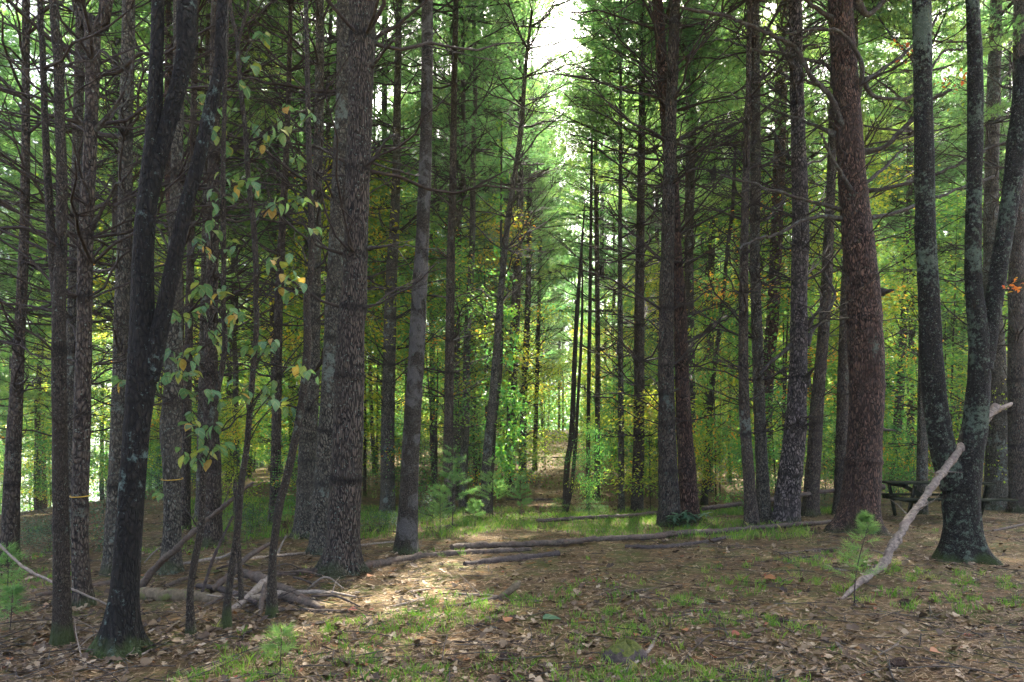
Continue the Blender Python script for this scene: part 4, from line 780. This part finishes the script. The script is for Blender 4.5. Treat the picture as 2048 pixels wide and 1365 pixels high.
for s in (-1, 1):
    for k in range(2): bpart('bench_plank', tb, (rnd(-.01, .01), s * (.66 + k * .15), .44), (2.38, .14, .038))
    ex = s * .72
    bpart('crosspiece', tb, (ex, 0, .395), (.04, 1.6, .09)); bpart('crosspiece', tb, (ex, 0, .70), (.04, .72, .09))
    for q in (-1, 1):
        a = q * R(24); c_, s_ = math.cos(a), math.sin(a); bpart('leg', tb, (ex + .042, q * .46, .36), (.04, .09, .80), [[1, 0, 0], [0, c_, -s_ * -1], [0, s_ * -1, c_]])
    bpart('brace', tb, (s * .40, 0, .55), (.74, .04, .08), [[math.cos(s * .5), 0, math.sin(s * .5) * -1], [0, 1, 0], [math.sin(s * .5), 0, math.cos(s * .5)]])

# ------------------------------------------------------------------ shrubs, saplings, seedlings (placed)
def put_shrub(px, py, hpx, wpx, meshes, label, name='shrub', cat='shrub', d=None, group=None):
    d = d or ground_hit(px, py); p = PX(px, py, d); me = random.choice(meshes)
    H = hpx / F * d; co = me.vertices; bb = me.get('_h')
    if bb is None:
        a = np.empty(len(me.vertices) * 3, np.float32); me.vertices.foreach_get('co', a); a = a.reshape(-1, 3); me['_h'] = float(np.percentile(a[:, 2], 98)); me['_w'] = float(np.percentile(a[:, 0], 96) - np.percentile(a[:, 0], 4))
    sz = H / me['_h']; sx = wpx / F * d / me['_w']
    o = ob(name, me, None, (p.x, p.y, G(p.x, p.y) - .02), (0, 0, rnd(0, 6.28)), (sx, sx, sz)); o['label'] = label; o['category'] = cat
    if group: o['group'] = group
    return o
put_shrub(98, 1105, 75, 80, SHRUBB, 'dark evergreen shrub behind the twin stems at the left')
put_shrub(215, 1090, 150, 75, SHRUBB, 'tall dark evergreen bush between the forked pine and the black oak', d=10.5)
put_shrub(55, 1100, 60, 60, SHRUBB, 'low evergreen shrub by the leftmost pine', d=11)
put_shrub(765, 1062, 44, 70, SHRUBB, 'blue-green low shrub at the foot of the pine with dark bark collars')
put_shrub(862, 1035, 60, 62, SHRUBB, 'rounded glossy shrub right of the blotched maple', d=14)
put_shrub(1640, 1010, 60, 60, SHRUBB, 'bluish shrub behind the fallen pole, left of the big red-barked pine', d=19)
put_shrub(1180, 1038, 40, 60, SHRUBG, 'pale leafy low bush at the right edge of the path', d=15.5)
put_shrub(1115, 1030, 34, 36, SHRUBG, 'small pale bush at the feet of the crooked crossing stems')
put_shrub(500, 1090, 70, 80, SHRUBB, 'dark shrub behind the dogwood stems', d=12)
put_shrub(340, 990, 130, 90, SHRUBB, 'bluish evergreen bush behind the swollen tape-marked pine', d=17)
put_shrub(600, 1060, 150, 100, SHRUBG, 'loose pale-leaved bush behind the rightmost bare sapling', d=13)
put_shrub(470, 1080, 250, 80, SHRUBY, 'slim sapling with yellow leaves behind the dogwood', d=12.5, name='yellow_sapling', cat='sapling')
put_shrub(1090, 960, 220, 110, SHRUBY, 'golden-leaved sapling at the far left edge of the path', d=34, name='golden_sapling', cat='sapling')
put_shrub(1178, 1020, 190, 70, SHRUBG, 'sapling with bright green leaves round the thin black pole right of the path', d=16, name='green_sapling', cat='sapling')
put_shrub(1432, 1010, 440, 170, SHRUBG, 'large bright yellow-green leafy sapling right of the thick central pair', d=19, name='leafy_sapling', cat='sapling')
put_shrub(1440, 1000, 300, 130, SHRUBY, 'yellow-leaved lower sapling right of the thick central pair', d=22, name='yellow_sapling', cat='sapling')
put_shrub(1490, 1045, 160, 80, SHRUBG, 'small sapling with pale leaf sprays before the green-filmed trunk', d=14.5, name='green_sapling', cat='sapling')
put_shrub(1560, 1000, 260, 90, SHRUBY, 'yellow and orange sapling seen between the green-filmed trunk and plated pine', d=24, name='yellow_sapling', cat='sapling')
put_shrub(1850, 1000, 330, 160, SHRUBG, 'green leafy sapling behind the picnic table', d=19, name='leafy_sapling', cat='sapling')
put_shrub(2010, 1000, 300, 120, SHRUBY, 'yellow-green sapling behind the lichen-crusted oak', d=18, name='leafy_sapling', cat='sapling')

def sapling_pine(px, py, hpx, label, d=None, lush=1.0, tint=.6, lean=0.0):
    d = d or ground_hit(px, py); p = PX(px, py, d); H = hpx / F * d; root = thing('pine_seedling', label, 'pine seedling', (p.x, p.y, G(p.x, p.y)), 'young pines with soft needles')
    z = np.linspace(0, H, 8); ax = np.stack([lean * z ** 1.5, 0.03 * np.sin(z * 5), z], -1); mb = MB(); add_tube(mb, ax, .007 * H + .002 - (.006 * H) * z / H, 6); ob('stem', mb.mesh('stem', M['deadtwig'], True), root)
    mb = MB(); K = int(26 * lush); pos = []; dr2 = []
    for k in range(K):
        f = rnd(.3, 1); a = rnd(0, 6.283); L = H * .34 * (1.12 - f) * rnd(.6, 1.2) + .03; c = np.array([np.interp(f * H, z, ax[:, q]) for q in range(3)]); D = np.array([math.cos(a), math.sin(a), rnd(.15, .6)])
        for s in np.linspace(.25, 1, max(4, int(L / .035))): pos.append(c + D * L * s); dr2.append(D)
    tint = tint if d > 9 else .4; needles(mb, np.array(pos), np.array(dr2), 14 if d > 9 else 9, .085, .0022 + .0003 * d, np.clip(rng.normal(tint, .1, len(pos)), 0, 1)); ob('foliage', mb.mesh('needles', M['needle']), root)
sapling_pine(905, 1058, 165, 'feathery young pine right of the blotched maple', lush=1.8)
sapling_pine(880, 1065, 90, 'small feathery pine beside the rounded glossy shrub', lush=1.4)
sapling_pine(985, 1040, 120, 'young pine behind the foot of the thin leaning pine', lush=1.5)
sapling_pine(1040, 1045, 95, 'wispy young pine at the left edge of the path', lush=1.5)
sapling_pine(950, 1058, 60, 'tiny pine between the two wispy young pines left of the path', lush=1.2)
sapling_pine(1709, 1212, 160, 'spindly pine seedling just left of the foot of the leaning limb', lush=.9, lean=.18)
sapling_pine(1735, 1088, 62, 'bushy little pine at the right foot of the big red-barked pine', lush=1.7, tint=.55)
sapling_pine(560, 1350, 90, 'spindly seedling at the bottom edge, left of centre', lush=.7)
sapling_pine(12, 1210, 120, 'low feathery pine at the left edge', lush=1.6, tint=.4)
sapling_pine(20, 1260, 80, 'second low feathery pine at the left edge, nearer the camera', lush=1.2, tint=.4)

# rhododendron before the central pair
def rosette(px, py, wpx, label):
    d = ground_hit(px, py) - .3; p = PX(px, py, d); root = thing('rhododendron', label, 'shrub', (p.x, p.y, G(p.x, p.y)))
    me = []
    for k in range(4):
        V, Fq = leaf_shape(50 + k); mb = MB(); mb.add(V * [.17, .09, .12], Fq, [.2, .45, .6, .8][k]); me.append(mb.mesh('rhododendron_leaf', M['leafblue'], True))
    for k in range(11):
        a = rnd(0, 6.283); r = rnd(0, wpx / 2 / F * d); c = np.array([r * math.cos(a), r * .5 * math.sin(a), rnd(.08, .32)]); q = np.linspace(0, 1, 4)[:, None]; mb = MB(); add_tube(mb, c * q, .004, 4); ob('twig', mb.mesh('twig', M['stem']), root)
        for j in range(7): ob('leaf', random.choice(me), root, c, Euler((rnd(-.3, .3), rnd(-.5, .5), j * .9 + rnd(-.2, .2))), rnd(.8, 1.25))
rosette(1378, 1052, 90, 'glossy strap-leaved shrub at the foot of the thick central pair')

# vine-like leafy sapling
vr, vd = make_tree('leafy_sapling', 'thin sapling clothed in bright green drooping leaves beside the thin leaning pine', 'sapling', 'stem', [[(1004,235,3),(1002,400,5),(1003,550,6),(1004,650,7),(1000,760,8),(990,850,8),(980,1028,10)]], segs=8)
mb = MB(); pos = []; 
for (x_, y_, s_, n_) in [(1003,250,10,40),(1002,300,12,50),(1003,350,12,50),(1000,400,10,30),(998,430,10,40),(1003,500,12,60),(1010,550,14,60),(1005,640,18,110),(1020,625,10,40),(1030,675,10,50),(995,680,14,60),(1020,720,14,60),(1010,790,22,200),(1035,810,18,160),(975,790,14,80),(1025,860,22,180),(1000,905,20,160),(1015,930,14,90),(975,850,12,60),(1000,970,16,90)]:
    for k in range(n_): q = PX(x_ + rng.normal(0, s_ * .6), y_ + rng.normal(0, s_ * .7), vd + rng.normal(0, .16)); pos.append(np.array(q) - np.array(vr.location))
pos = np.array(pos); dr3 = rng.normal(0, .6, pos.shape) + [0, 0, -.45]; leafquads(mb, pos, dr3, .115, np.clip(rng.normal(.6, .25, len(pos)), 0, 1), fold=.4); ob('foliage', mb.mesh('vine_foliage', M['leafvine']), vr)
# orange leafed twigs at the right
def leaf_twig(px, py, n, spread, mat, label, d, size=.06, root_px=None):
    p = PX(px, py, d); q0 = PX(root_px[0], root_px[1], d); root = thing('leafy_twig', label, 'twig', tuple(q0)); b = np.array(p) - np.array(q0); q = np.linspace(0, 1, 6)[:, None]; mb = MB(); P = b * q; P[:, 2] += .05 * np.sin(3.1 * q[:, 0]); add_tube(mb, P, .005 * (1 - q[:, 0]) + .0015, 5); ob('stem', mb.mesh('stem', M['stem'], True), root)
    for k in range(n):
        me = random.choice(mat); f = rnd(.35, 1.05); c = b * f + rng.normal(0, spread, 3) * [1, 1, .5]; ob('leaf', me, root, c, Euler((rnd(-.6, .6), rnd(-.4, .7), rnd(0, 6.28))), size / .1 * rnd(.6, 1.2))
OL = [leaf_mesh(300 + k, t_, M['orange']) for k, t_ in enumerate((.1, .4, .6, .9))]; YL = [leaf_mesh(310 + k, t_, M['leafyellow']) for k, t_ in enumerate((.2, .5, .8))]
leaf_twig(2012, 578, 26, .055, OL, 'twig of orange-red leaves at the right edge, before the oak', 7.0, .05, (2075, 560))
leaf_twig(1785, 80, 22, .12, OL, 'twig of orange leaves beside the top of the big red-barked pine', 12.0, .075, (1850, 130))
leaf_twig(1895, 180, 26, .14, OL, 'twig of orange and yellow leaves between the oak stems near the top', 12.0, .075, (1945, 120))
leaf_twig(1900, 190, 14, .2, YL, 'yellow-leaved twig mixed among the orange leaves between the oak stems', 12.6, .075, (1950, 260))

# ------------------------------------------------------------------ background trees
LM = sorted([(20, 'the leftmost pine'), (122, 'the twin stems'), (163, 'the forked tape-marked pine'), (262, 'the black oak'), (344, 'the swollen grey pine'), (425, 'the thick-footed grey pine'), (480, 'the dogwood'), (548, 'the bare sapling'), (615, 'the grey-brown pine'), (690, 'the large ridged pine'), (776, 'the pine with dark collars'), (820, 'the blotched maple'), (900, 'the slim brown pine'), (980, 'the thin leaning pine'), (1040, 'the path'), (1180, 'the thin black pole'), (1276, 'the ringed pine'), (1350, 'the thick central pair'), (1430, 'the slanting sapling'), (1520, 'the green-filmed trunk'), (1590, 'the plated grey pine'), (1715, 'the big red-barked pine'), (1865, 'the oak left stem'), (1945, 'the oak right stem'), (2038, 'the right-edge pine')])
def where(px):
    if px < 10: return 'beyond the left edge pine'
    if px > 2048: return 'at the far right edge'
    for (a, la), (b, lb) in zip(LM, LM[1:]):
        if a <= px < b and (px - a) / (b - a) < .3: return 'just right of ' + la
        if a <= px < b and (px - a) / (b - a) > .7: return 'just left of ' + lb
        if a <= px < b: return 'between %s and %s' % (la[4:] if la.startswith('the ') else la, lb[4:] if lb.startswith('the ') else lb)
    return 'left of the leftmost pine' if px < 20 else 'right of the right-edge pine'
def dist_word(d): return 'just behind' if d < 20 else ('farther back' if d < 30 else ('deep back' if d < 45 else 'very far'))
def trunk_mesh_far(k, mat, H=20):
    mb = MB(); z = np.linspace(-.3, H, 26); x = .10 * np.sin(z * .35 + k) + .03 * np.sin(z * 1.3 + k); x -= np.interp(0, z, x)
    rad = (1 - (z.clip(0) / H) * .8) * (1 + .25 * np.exp(-z.clip(0) / .2)); P = np.stack([x, .5 * x, z], -1)
    add_tube(mb, P, rad * .13, 10, .05, 3); return mb.mesh('far_trunk', M[mat], True)
FT = [trunk_mesh_far(k, m_) for k, m_ in enumerate(['pine', 'pinegrey', 'bigpine', 'pinegrey', 'red', 'pine'])]; FN = ['brown', 'grey', 'ridged', 'pale grey', 'reddish', 'dark']
SM = [trunk_mesh_far(20 + k, 'stem', 8) for k in range(3)]
placed = list(TAKEN); used = {}
_seen = {}
def uniq(o, d):
    base = o['label']; k = _seen.setdefault(base, []); k.append((d, o)); k.sort(key=lambda q: q[0])
    if len(k) == 2: k[0][1]['label'] = 'nearer ' + base; k[1][1]['label'] = 'more distant ' + base
    elif len(k) > 2:
        for q, (dd, oo) in enumerate(k): oo['label'] = (['nearest', 'second nearest', 'third nearest', 'fourth nearest', 'fifth nearest', 'sixth nearest', 'seventh nearest', 'eighth nearest'] + ['farthest'] * 40)[q] + ' ' + base
def lab(base, group):
    k = used.get(base, 0); used[base] = k + 1; return base
def try_pos(dmin, dmax, gap, pathw, tw=0.86, dens=1):
    for _ in range(60):
        d = math.sqrt(rnd(dmin ** 2, dmax ** 2)); tx = rnd(-tw, tw); x = tx * d; px = CX + tx * F
        if abs(px - 1112) < pathw * (1 if d < 57 else 0): continue
        if 1190 < px < 1560 and d < 48 and dens < 1 and random.random() < .35: continue
        if G(x, d) < -6.5: continue
        if (172 < px < 224 and d > 17) or (10 < px < 62 and random.random() < .6): continue
        if any((x - a) ** 2 + (d - b) ** 2 < gap ** 2 for a, b in placed): continue
        placed.append((x, d)); return x, d, px
    return None
def far_pine(x, d, px, fr=None, wide=1.0, HH=None):
    k = random.randrange(6); s = rnd(.75, 1.3); gz = G(x, d); H = HH or rnd(17, 24)
    fl = FN[k] + (' slim' if s < .95 else (' stout' if s > 1.15 else ''))
    if d > 22: cbf = rnd(.16, .46) if d > 26 else rnd(.3, .46)
    else: cbf = rnd(6.0, 9) / H
    if fr: cbf = fr
    fl += ' low-crowned' if cbf < .27 else ' high-crowned'
    r = thing('pine_tree', f'{fl} pine {dist_word(d)}, {where(px)}', 'pine tree', (x, d, gz), 'background pines', rnd(0, 6.28))
    uniq(r, d); ob('trunk', FT[k], r, None, (rnd(-.02, .02), rnd(-.02, .02), 0), (s, s, H / 20))
    ob('dead_twigs', random.choice(MAST), r, (0, 0, 0), (0, 0, rnd(0, 6)), (1, 1, rnd(.85, 1.05)), kind='stuff')
    cb = cbf * H; ob('crown', random.choice(CROWN), r, (0, 0, cb), (0, 0, rnd(0, 6)), (rnd(.85, 1.2) * wide,) * 2 + ((H + 1 - cb) / 12.5,))
for px_, d_, f_ in [(1000, 38, .3), (1228, 41, .3), (1300, 38, .35), (1405, 36, .38), (1480, 33, .42), (1085, 60, .15), (1150, 63, .18), (1118, 66, .15), (1210, 50, .25), (1025, 35, .3), (1050, 58, .15), (955, 30, .3), (1010, 44, .2), (1290, 52, .2), (1420, 30, .4), (870, 27, .32)]:
    placed.append(((px_ - CX) / F * d_, d_)); far_pine((px_ - CX) / F * d_, d_, px_, f_, 1.25, rnd(24, 29))
N_PINE = 142
for _ in range(N_PINE):
    q = try_pos(15.5, 74, 1.1, 62, dens=.5)
    if q: far_pine(*q)
for _ in range(16):
    q = try_pos(17, 34, 1.1, 420, .9)
    if q: far_pine(q[0], q[1], q[2], rnd(.34, .5), 1.2)
for _ in range(130):
    q = try_pos(17, 70, .9, 58)
    if not q: continue
    x, d, px = q; gz = G(x, d); s = rnd(.7, 1.15); yel = random.random() < .35; H = 8 * s
    r = thing('broadleaf_tree', f"{'yellow' if yel else 'green'}-leaved tree {dist_word(d)}, {where(px)}", 'tree', (x, d, gz), 'background broadleaf trees', rnd(0, 6.28))
    uniq(r, d); b = rnd(1.2, 4.0); ob('trunk', random.choice(SM), r, None, None, (.5 * s, .5 * s, (b + 4 * s) / 8)); ob('crown', random.choice(TREEY if yel else TREEG), r, (0, 0, b), (0, 0, rnd(0, 6)), (s * rnd(.8, 1.1), s * rnd(.8, 1.1), s))
for _ in range(300):
    q = try_pos(16, 60, .6, 72)
    if not q: continue
    x, d, px = q; gz = G(x, d); yel = random.random() < .3; ev = (not yel) and random.random() < .2
    me = random.choice(SHRUBY if yel else (SHRUBB if ev else SHRUBG)); s = rnd(.6, 1.7) * (1 if d > 21 else .7)
    o = ob('understory_sapling', me, None, (x, d, gz), (0, 0, rnd(0, 6.28)), (s, s, s * rnd(.8, 1.3))); o['category'] = 'sapling'; o['group'] = 'understory saplings'
    o['label'] = f"{'yellow' if yel else ('dark evergreen' if ev else 'green')} {'low' if s < .8 else 'tall'} sapling {dist_word(d)}, {where(px)}"; uniq(o, d)
for px_, d_, f_, wd_, h_ in [(1022, 37, .42, 1.5, 25), (1204, 39, .40, 1.5, 26), (30, 34, .2, 1.3, 20), (205, 46, .1, 1.2, 20)]:
    far_pine((px_ - CX) / F * d_, d_, px_, f_, wd_, h_)
# far-off wood as one mass
mb = MB(); nC = 6500
ang = rng.uniform(-.95, .95, nC); dd = rng.uniform(72, 105, nC); cx = dd * ang; keep = gh(cx, dd) > -6.0; cx, cyy = cx[keep], dd[keep]
hlow = np.where(rng.random(len(cx)) < .4, .22, 1.0); hz = gh(cx, cyy) + hlow * rng.uniform(0, 1, len(cx)) ** 1.5 * 26; nL = 40
cen = np.repeat(np.stack([cx, cyy, hz], -1), nL, 0); off = rng.normal(0, 1, cen.shape) * [1.3, 1.1, .75]; tn = np.repeat(np.clip(rng.normal(.5, .2, len(cx)), 0, 1), nL)
leafquads(mb, cen + off, off * [1, 1, .3] + rng.normal(0, .3, off.shape), .42, tn)
for k in range(240):
    a_ = rnd(-.9, .9); d_ = rnd(70, 100); x_ = a_ * d_
    if G(x_, d_) < -6 or abs(a_ - .065) < .03: continue
    z = np.array([-.5, 6, 16.]); add_tube(mb, np.stack([x_ + 0 * z, d_ + 0 * z, G(x_, d_) + z], -1), [.18, .14, .06], 5, mi=1)
ob('far_wood', mb.mesh('far_wood', [M['leafgreen'], M['pine']]), kind='stuff', label='far-off wood of green and yellow foliage closing the view')

# ------------------------------------------------------------------ haze
HAZE = 0.0007
if HAZE:
    m, t = newmat('haze'); v_ = N(t, 'ShaderNodeVolumePrincipled'); v_.inputs['Color'].default_value = (0.95, 1.0, 0.95, 1); v_.inputs['Density'].default_value = HAZE; v_.inputs['Anisotropy'].default_value = 0.3
    o_ = N(t, 'ShaderNodeOutputMaterial'); t.links.new(v_.outputs[0], o_.inputs['Volume'])
    mb = MB(); V = [(a_, b_, c_) for a_ in (-1700, 1700) for b_ in (-260, 1800) for c_ in (-12, 45)]; mb.add(V, [(0, 1, 3, 2), (4, 6, 7, 5), (0, 4, 5, 1), (2, 3, 7, 6), (0, 2, 6, 4), (1, 5, 7, 3)])
    ob('haze', mb.mesh('haze', m), kind='stuff', label='thin pale haze in the air between the trees')
# ------------------------------------------------------------------ forest floor cover
def scatter(n, dmin=2.2, dmax=26, tw=1.0, uniform=.35):
    k = int(n * uniform); d1 = np.sqrt(rng.uniform(dmin ** 2, dmax ** 2, k)); s = rng.uniform(1 / dmax, 1 / dmin, n - k); d2 = 1 / s
    d = np.concatenate([d1, d2]); x = d * rng.uniform(-tw, tw, n); return x, d
def gn(x, y):
    e = .03; return np.stack([-(gh(x + e, y) - gh(x - e, y)) / (2 * e), -(gh(x, y + e) - gh(x, y - e)) / (2 * e), np.ones_like(x)], -1)
def patchy(x, y, s, th): return noise3(np.stack([x, y, 0 * x], -1), s) > th
# dead leaves: curled 6-point leaves
n = 46000; x, y = scatter(n, 2.2, 62); keep = (noise3(np.stack([x, y, 0 * x], -1), .9) > -.45) | (rng.random(n) < .35); x, y = x[keep], y[keep]; n = len(x)
def curled(mb, x, y, size, tint, lift=.0):
    n = len(x); a = rng.uniform(0, 6.283, n); s = size * rng.uniform(.5, 1.25, n); c, sn = np.cos(a), np.sin(a); z = gh(x, y) + .006 + lift
    shp = np.array([(-.5, 0), (-.2, .30), (.05, .18), (.2, .34), (.5, .04), (.22, -.28), (.0, -.17), (-.22, -.32)])
    curl = rng.uniform(-.1, .55, n)[:, None]; tilt = rng.normal(0, .28, (n, 2)); V = np.zeros((n, 9, 3))
    for k in range(8):
        u_, v_ = shp[k] * rng.uniform(.8, 1.2, (n, 2)).T[:, :, None].squeeze() if False else shp[k]
        uu = u_ * rng.uniform(.8, 1.2, n); vv = v_ * rng.uniform(.8, 1.2, n)
        V[:, k, 0] = x + s * (uu * c - vv * sn); V[:, k, 1] = y + s * (uu * sn + vv * c)
        V[:, k, 2] = z + s * (np.abs(vv) * 1.3 * curl[:, 0] + np.abs(uu) * .5 * curl[:, 0] + uu * tilt[:, 0] + vv * tilt[:, 1]) + s * .12
    V[:, 8, 0] = x; V[:, 8, 1] = y; V[:, 8, 2] = z + s * .08
    i = np.arange(n)[:, None] * 9; Fq = np.concatenate([i + [k, (k + 1) % 8, 8] for k in range(8)], 0); mb.add(V.reshape(-1, 3), Fq, np.tile(tint, 8))
tn = np.clip(rng.beta(1.7, 2.6, n) * .92, 0, .9); r_ = rng.random(n); tn[r_ < .03] = rng.uniform(.91, 1, (r_ < .03).sum()); pl_ = (r_ > .88); tn[pl_] = rng.uniform(.7, .87, pl_.sum())
mb = MB(); curled(mb, x, y, .058, tn); xl = rng.uniform(-.16, .24, 12000); yl = rng.uniform(15, 66, 12000); xl = xl * yl; curled(mb, xl, yl, .10, np.clip(rng.beta(1.6, 2.8, 12000), 0, .9))
tx_ = np.repeat(np.array(TAKEN), 46, 0); ta_ = rng.uniform(0, 6.283, len(tx_)); tr_ = .17 + np.abs(rng.normal(0, .22, len(tx_))); curled(mb, tx_[:, 0] + tr_ * np.cos(ta_), tx_[:, 1] + tr_ * np.sin(ta_), .07, np.clip(rng.beta(1.7, 2.6, len(tx_)), 0, .9), lift=.035 * np.exp(-tr_ / .3))
sel = rng.random(len(x)) < .10; curled(mb, x[sel] + .03, y[sel], .10, np.clip(tn[sel] * .9, 0, .8)); ob('leaf_litter', mb.mesh('leaf_litter', M['litter']), kind='stuff', label='brown curled dead leaves strewn over the forest floor')
# pine needles on the ground
n = 110000; x, y = scatter(n, 2.2, 16, uniform=.2); a = rng.normal(.3, .9, n); L = rng.uniform(.05, .11, n) * .5; z = gh(x, y) + rng.uniform(.004, .022, n); w_ = .0018 + .00045 * y
cx_, sy_ = np.cos(a), np.sin(a); dz_ = rng.normal(0, .12, n) * L
V = np.stack([np.stack([x - cx_ * L - sy_ * w_, y - sy_ * L + cx_ * w_, z - dz_], -1), np.stack([x - cx_ * L + sy_ * w_, y - sy_ * L - cx_ * w_, z - dz_], -1), np.stack([x + cx_ * L, y + sy_ * L, z + dz_ + .003], -1)], 1).reshape(-1, 3)
mb = MB(); mb.add(V, np.arange(3 * n).reshape(-1, 3), rng.uniform(0, 1, n)); ob('needle_litter', mb.mesh('needle_litter', M['needlelitter']), kind='stuff', label='mat of fallen tan pine needles on the ground')
# small twigs
mb = MB(); x, y = scatter(3200, 2.4, 22)
for k in range(len(x)):
    a = rnd(0, 6.283); L = rnd(.06, .32); s = np.linspace(-1, 1, 4); bnd = rnd(-.15, .15); P = np.stack([x[k] + math.cos(a) * s * L / 1 - math.sin(a) * bnd * s ** 2 * L, y[k] + math.sin(a) * s * L + math.cos(a) * bnd * s ** 2 * L, 0 * s], -1); P[:, 2] = gh(P[:, 0], P[:, 1]) + .012 + rnd(0, .03) * (s + 1); add_tube(mb, P, rnd(.0015, .0045), 4, tint=rnd(0, 1), caps=False)
ob('twig_litter', mb.mesh('twig_litter', M['limb'], True), kind='stuff', label='small dead twigs scattered over the ground')
# grass tufts and moss sprigs
def blades(mb, x, y, per, h, w0, spread, tint):
    n = len(x); X = np.repeat(x, per) + rng.normal(0, spread, n * per); Y = np.repeat(y, per) + rng.normal(0, spread, n * per); a = rng.uniform(0, 6.283, n * per); H = h * rng.uniform(.5, 1.3, n * per); ln = rng.uniform(.2, 1.0, n * per) * H
    Z = gh(X, Y) - .005; W = w0 * (1 + .05 * Y); c, s = np.cos(a), np.sin(a); b = rng.uniform(0, 6.283, n * per); cb, sb = np.cos(b), np.sin(b)
    V = np.stack([np.stack([X - cb * W, Y - sb * W, Z], -1), np.stack([X + cb * W, Y + sb * W, Z], -1), np.stack([X + cb * W * .7 + c * ln * .35, Y + sb * W * .7 + s * ln * .35, Z + H * .65], -1), np.stack([X + c * ln, Y + s * ln, Z + H], -1), np.stack([X - cb * W * .7 + c * ln * .35, Y - sb * W * .7 + s * ln * .35, Z + H * .65], -1)], 1).reshape(-1, 3)
    i = np.arange(n * per)[:, None] * 5; mb.add(V, i + [0, 1, 2, 3, 4], np.clip(np.repeat(tint, per) + rng.normal(0, .12, n * per), 0, 1))
x, y = scatter(9000, 2.3, 13, uniform=.15); keep = noise3(np.stack([x, y, 0 * x], -1), 1.5) + .6 * noise3(np.stack([x + 9, y, 0 * x], -1), .6) + rng.normal(0, .2, len(x)) > .42; x, y = x[keep], y[keep]
mb = MB(); blades(mb, x, y, 15, .07, .0022, .03, rng.normal(.6, .18, len(x)))
x, y = scatter(5200, 11.5, 24, tw=.5, uniform=.8); keep = (noise3(np.stack([x, y, 0 * x], -1), .5) > -.15) & (y < 20); x, y = x[keep], y[keep]; blades(mb, x, y, 11, .12, .0022, .08, rng.normal(.62, .2, len(x)))
x, y = scatter(2600, 22, 64, tw=.25, uniform=1.0); keep = noise3(np.stack([x, y, 0 * x], -1), .5) > .1; x, y = x[keep], y[keep]; blades(mb, x, y, 9, .16, .003, .15, rng.normal(.5, .2, len(x)))
ob('grass', mb.mesh('grass', M['grass']), kind='stuff', label='short bright grass tufts growing through the litter')
# noticeable single leaves in front
LL = []
for k, tn in enumerate((.1, .3, .45, .6, .75, .85, .94, 1.0)):
    mb = MB(); st = rng.bit_generator.state; curled_x = np.array([0.0]); 
    n_ = 1; V, Fq = leaf_shape(400 + k); V = V.copy(); V[:, 2] += np.abs(V[:, 1]) * rnd(.2, .9); V[:, 1] *= 1.5; mb.add(V * [.11, .11, .11], Fq, tn); LL.append(mb.mesh('fallen_leaf_%d' % k, M['litter'], True))
for px, py, k, lb in [(1524,1163,6,'orange curled leaf lying on green moss right of centre'), (1755,1216,6,'orange leaf beside the spindly pine seedling'), (1374,1268,6,'orange leaf low right of the mossy stump'), (745,1155,6,'rust leaf at the right foot of the large ridged pine'), (735,1338,6,'rust orange leaf at the bottom left of centre'), (715,1225,7,'reddish leaf at the tip of the long pale stick'), (1480,1272,7,'dull red leaf in the right foreground'), (1012,1250,6,'orange leaf beside the grey-green leaf at centre'), (1880,1310,6,'orange leaf in the lower right corner area'), (425,1260,3,'tan curled leaf between the dogwood feet')]:
    d = ground_hit(px, py); p = PX(px, py, d); o = ob('fallen_leaf', LL[k], None, (p.x, p.y, G(p.x, p.y) + .02), (rnd(-.3, .3), rnd(-.4, .2), rnd(0, 6.28)), 1.5 if px == 1524 else rnd(.7, .95)); o['label'] = lb; o['category'] = 'fallen leaf'; o['group'] = 'bright fallen leaves'
p_ = PX(1085, 1246, ground_hit(1085, 1246)); o = ob('fallen_leaf', DLEAF[0], None, (p_.x, p_.y, G(p_.x, p_.y) + .03), (.2, -.2, .4), 1.8); o['label'] = 'large grey-green leaf lying in the centre foreground'; o['category'] = 'fallen leaf'; o['group'] = 'bright fallen leaves'
x, y = scatter(170, 2.9, 6.5, tw=.8, uniform=.6)
for k in range(len(x)):
    o = ob('fallen_leaf', random.choice(LL[:6]), None, (x[k], y[k], G(x[k], y[k]) + .018), (rnd(-.5, .5), rnd(-.5, .3), rnd(0, 6.28)), rnd(.45, .8)); o['label'] = 'brown curled dead leaf lying on the needles in the foreground'; o['category'] = 'fallen leaf'; o['group'] = 'brown leaves in the foreground'
print('TRIS', sum(sum(len(p.vertices) - 2 for p in ()) for m in ()), len(bpy.data.objects))
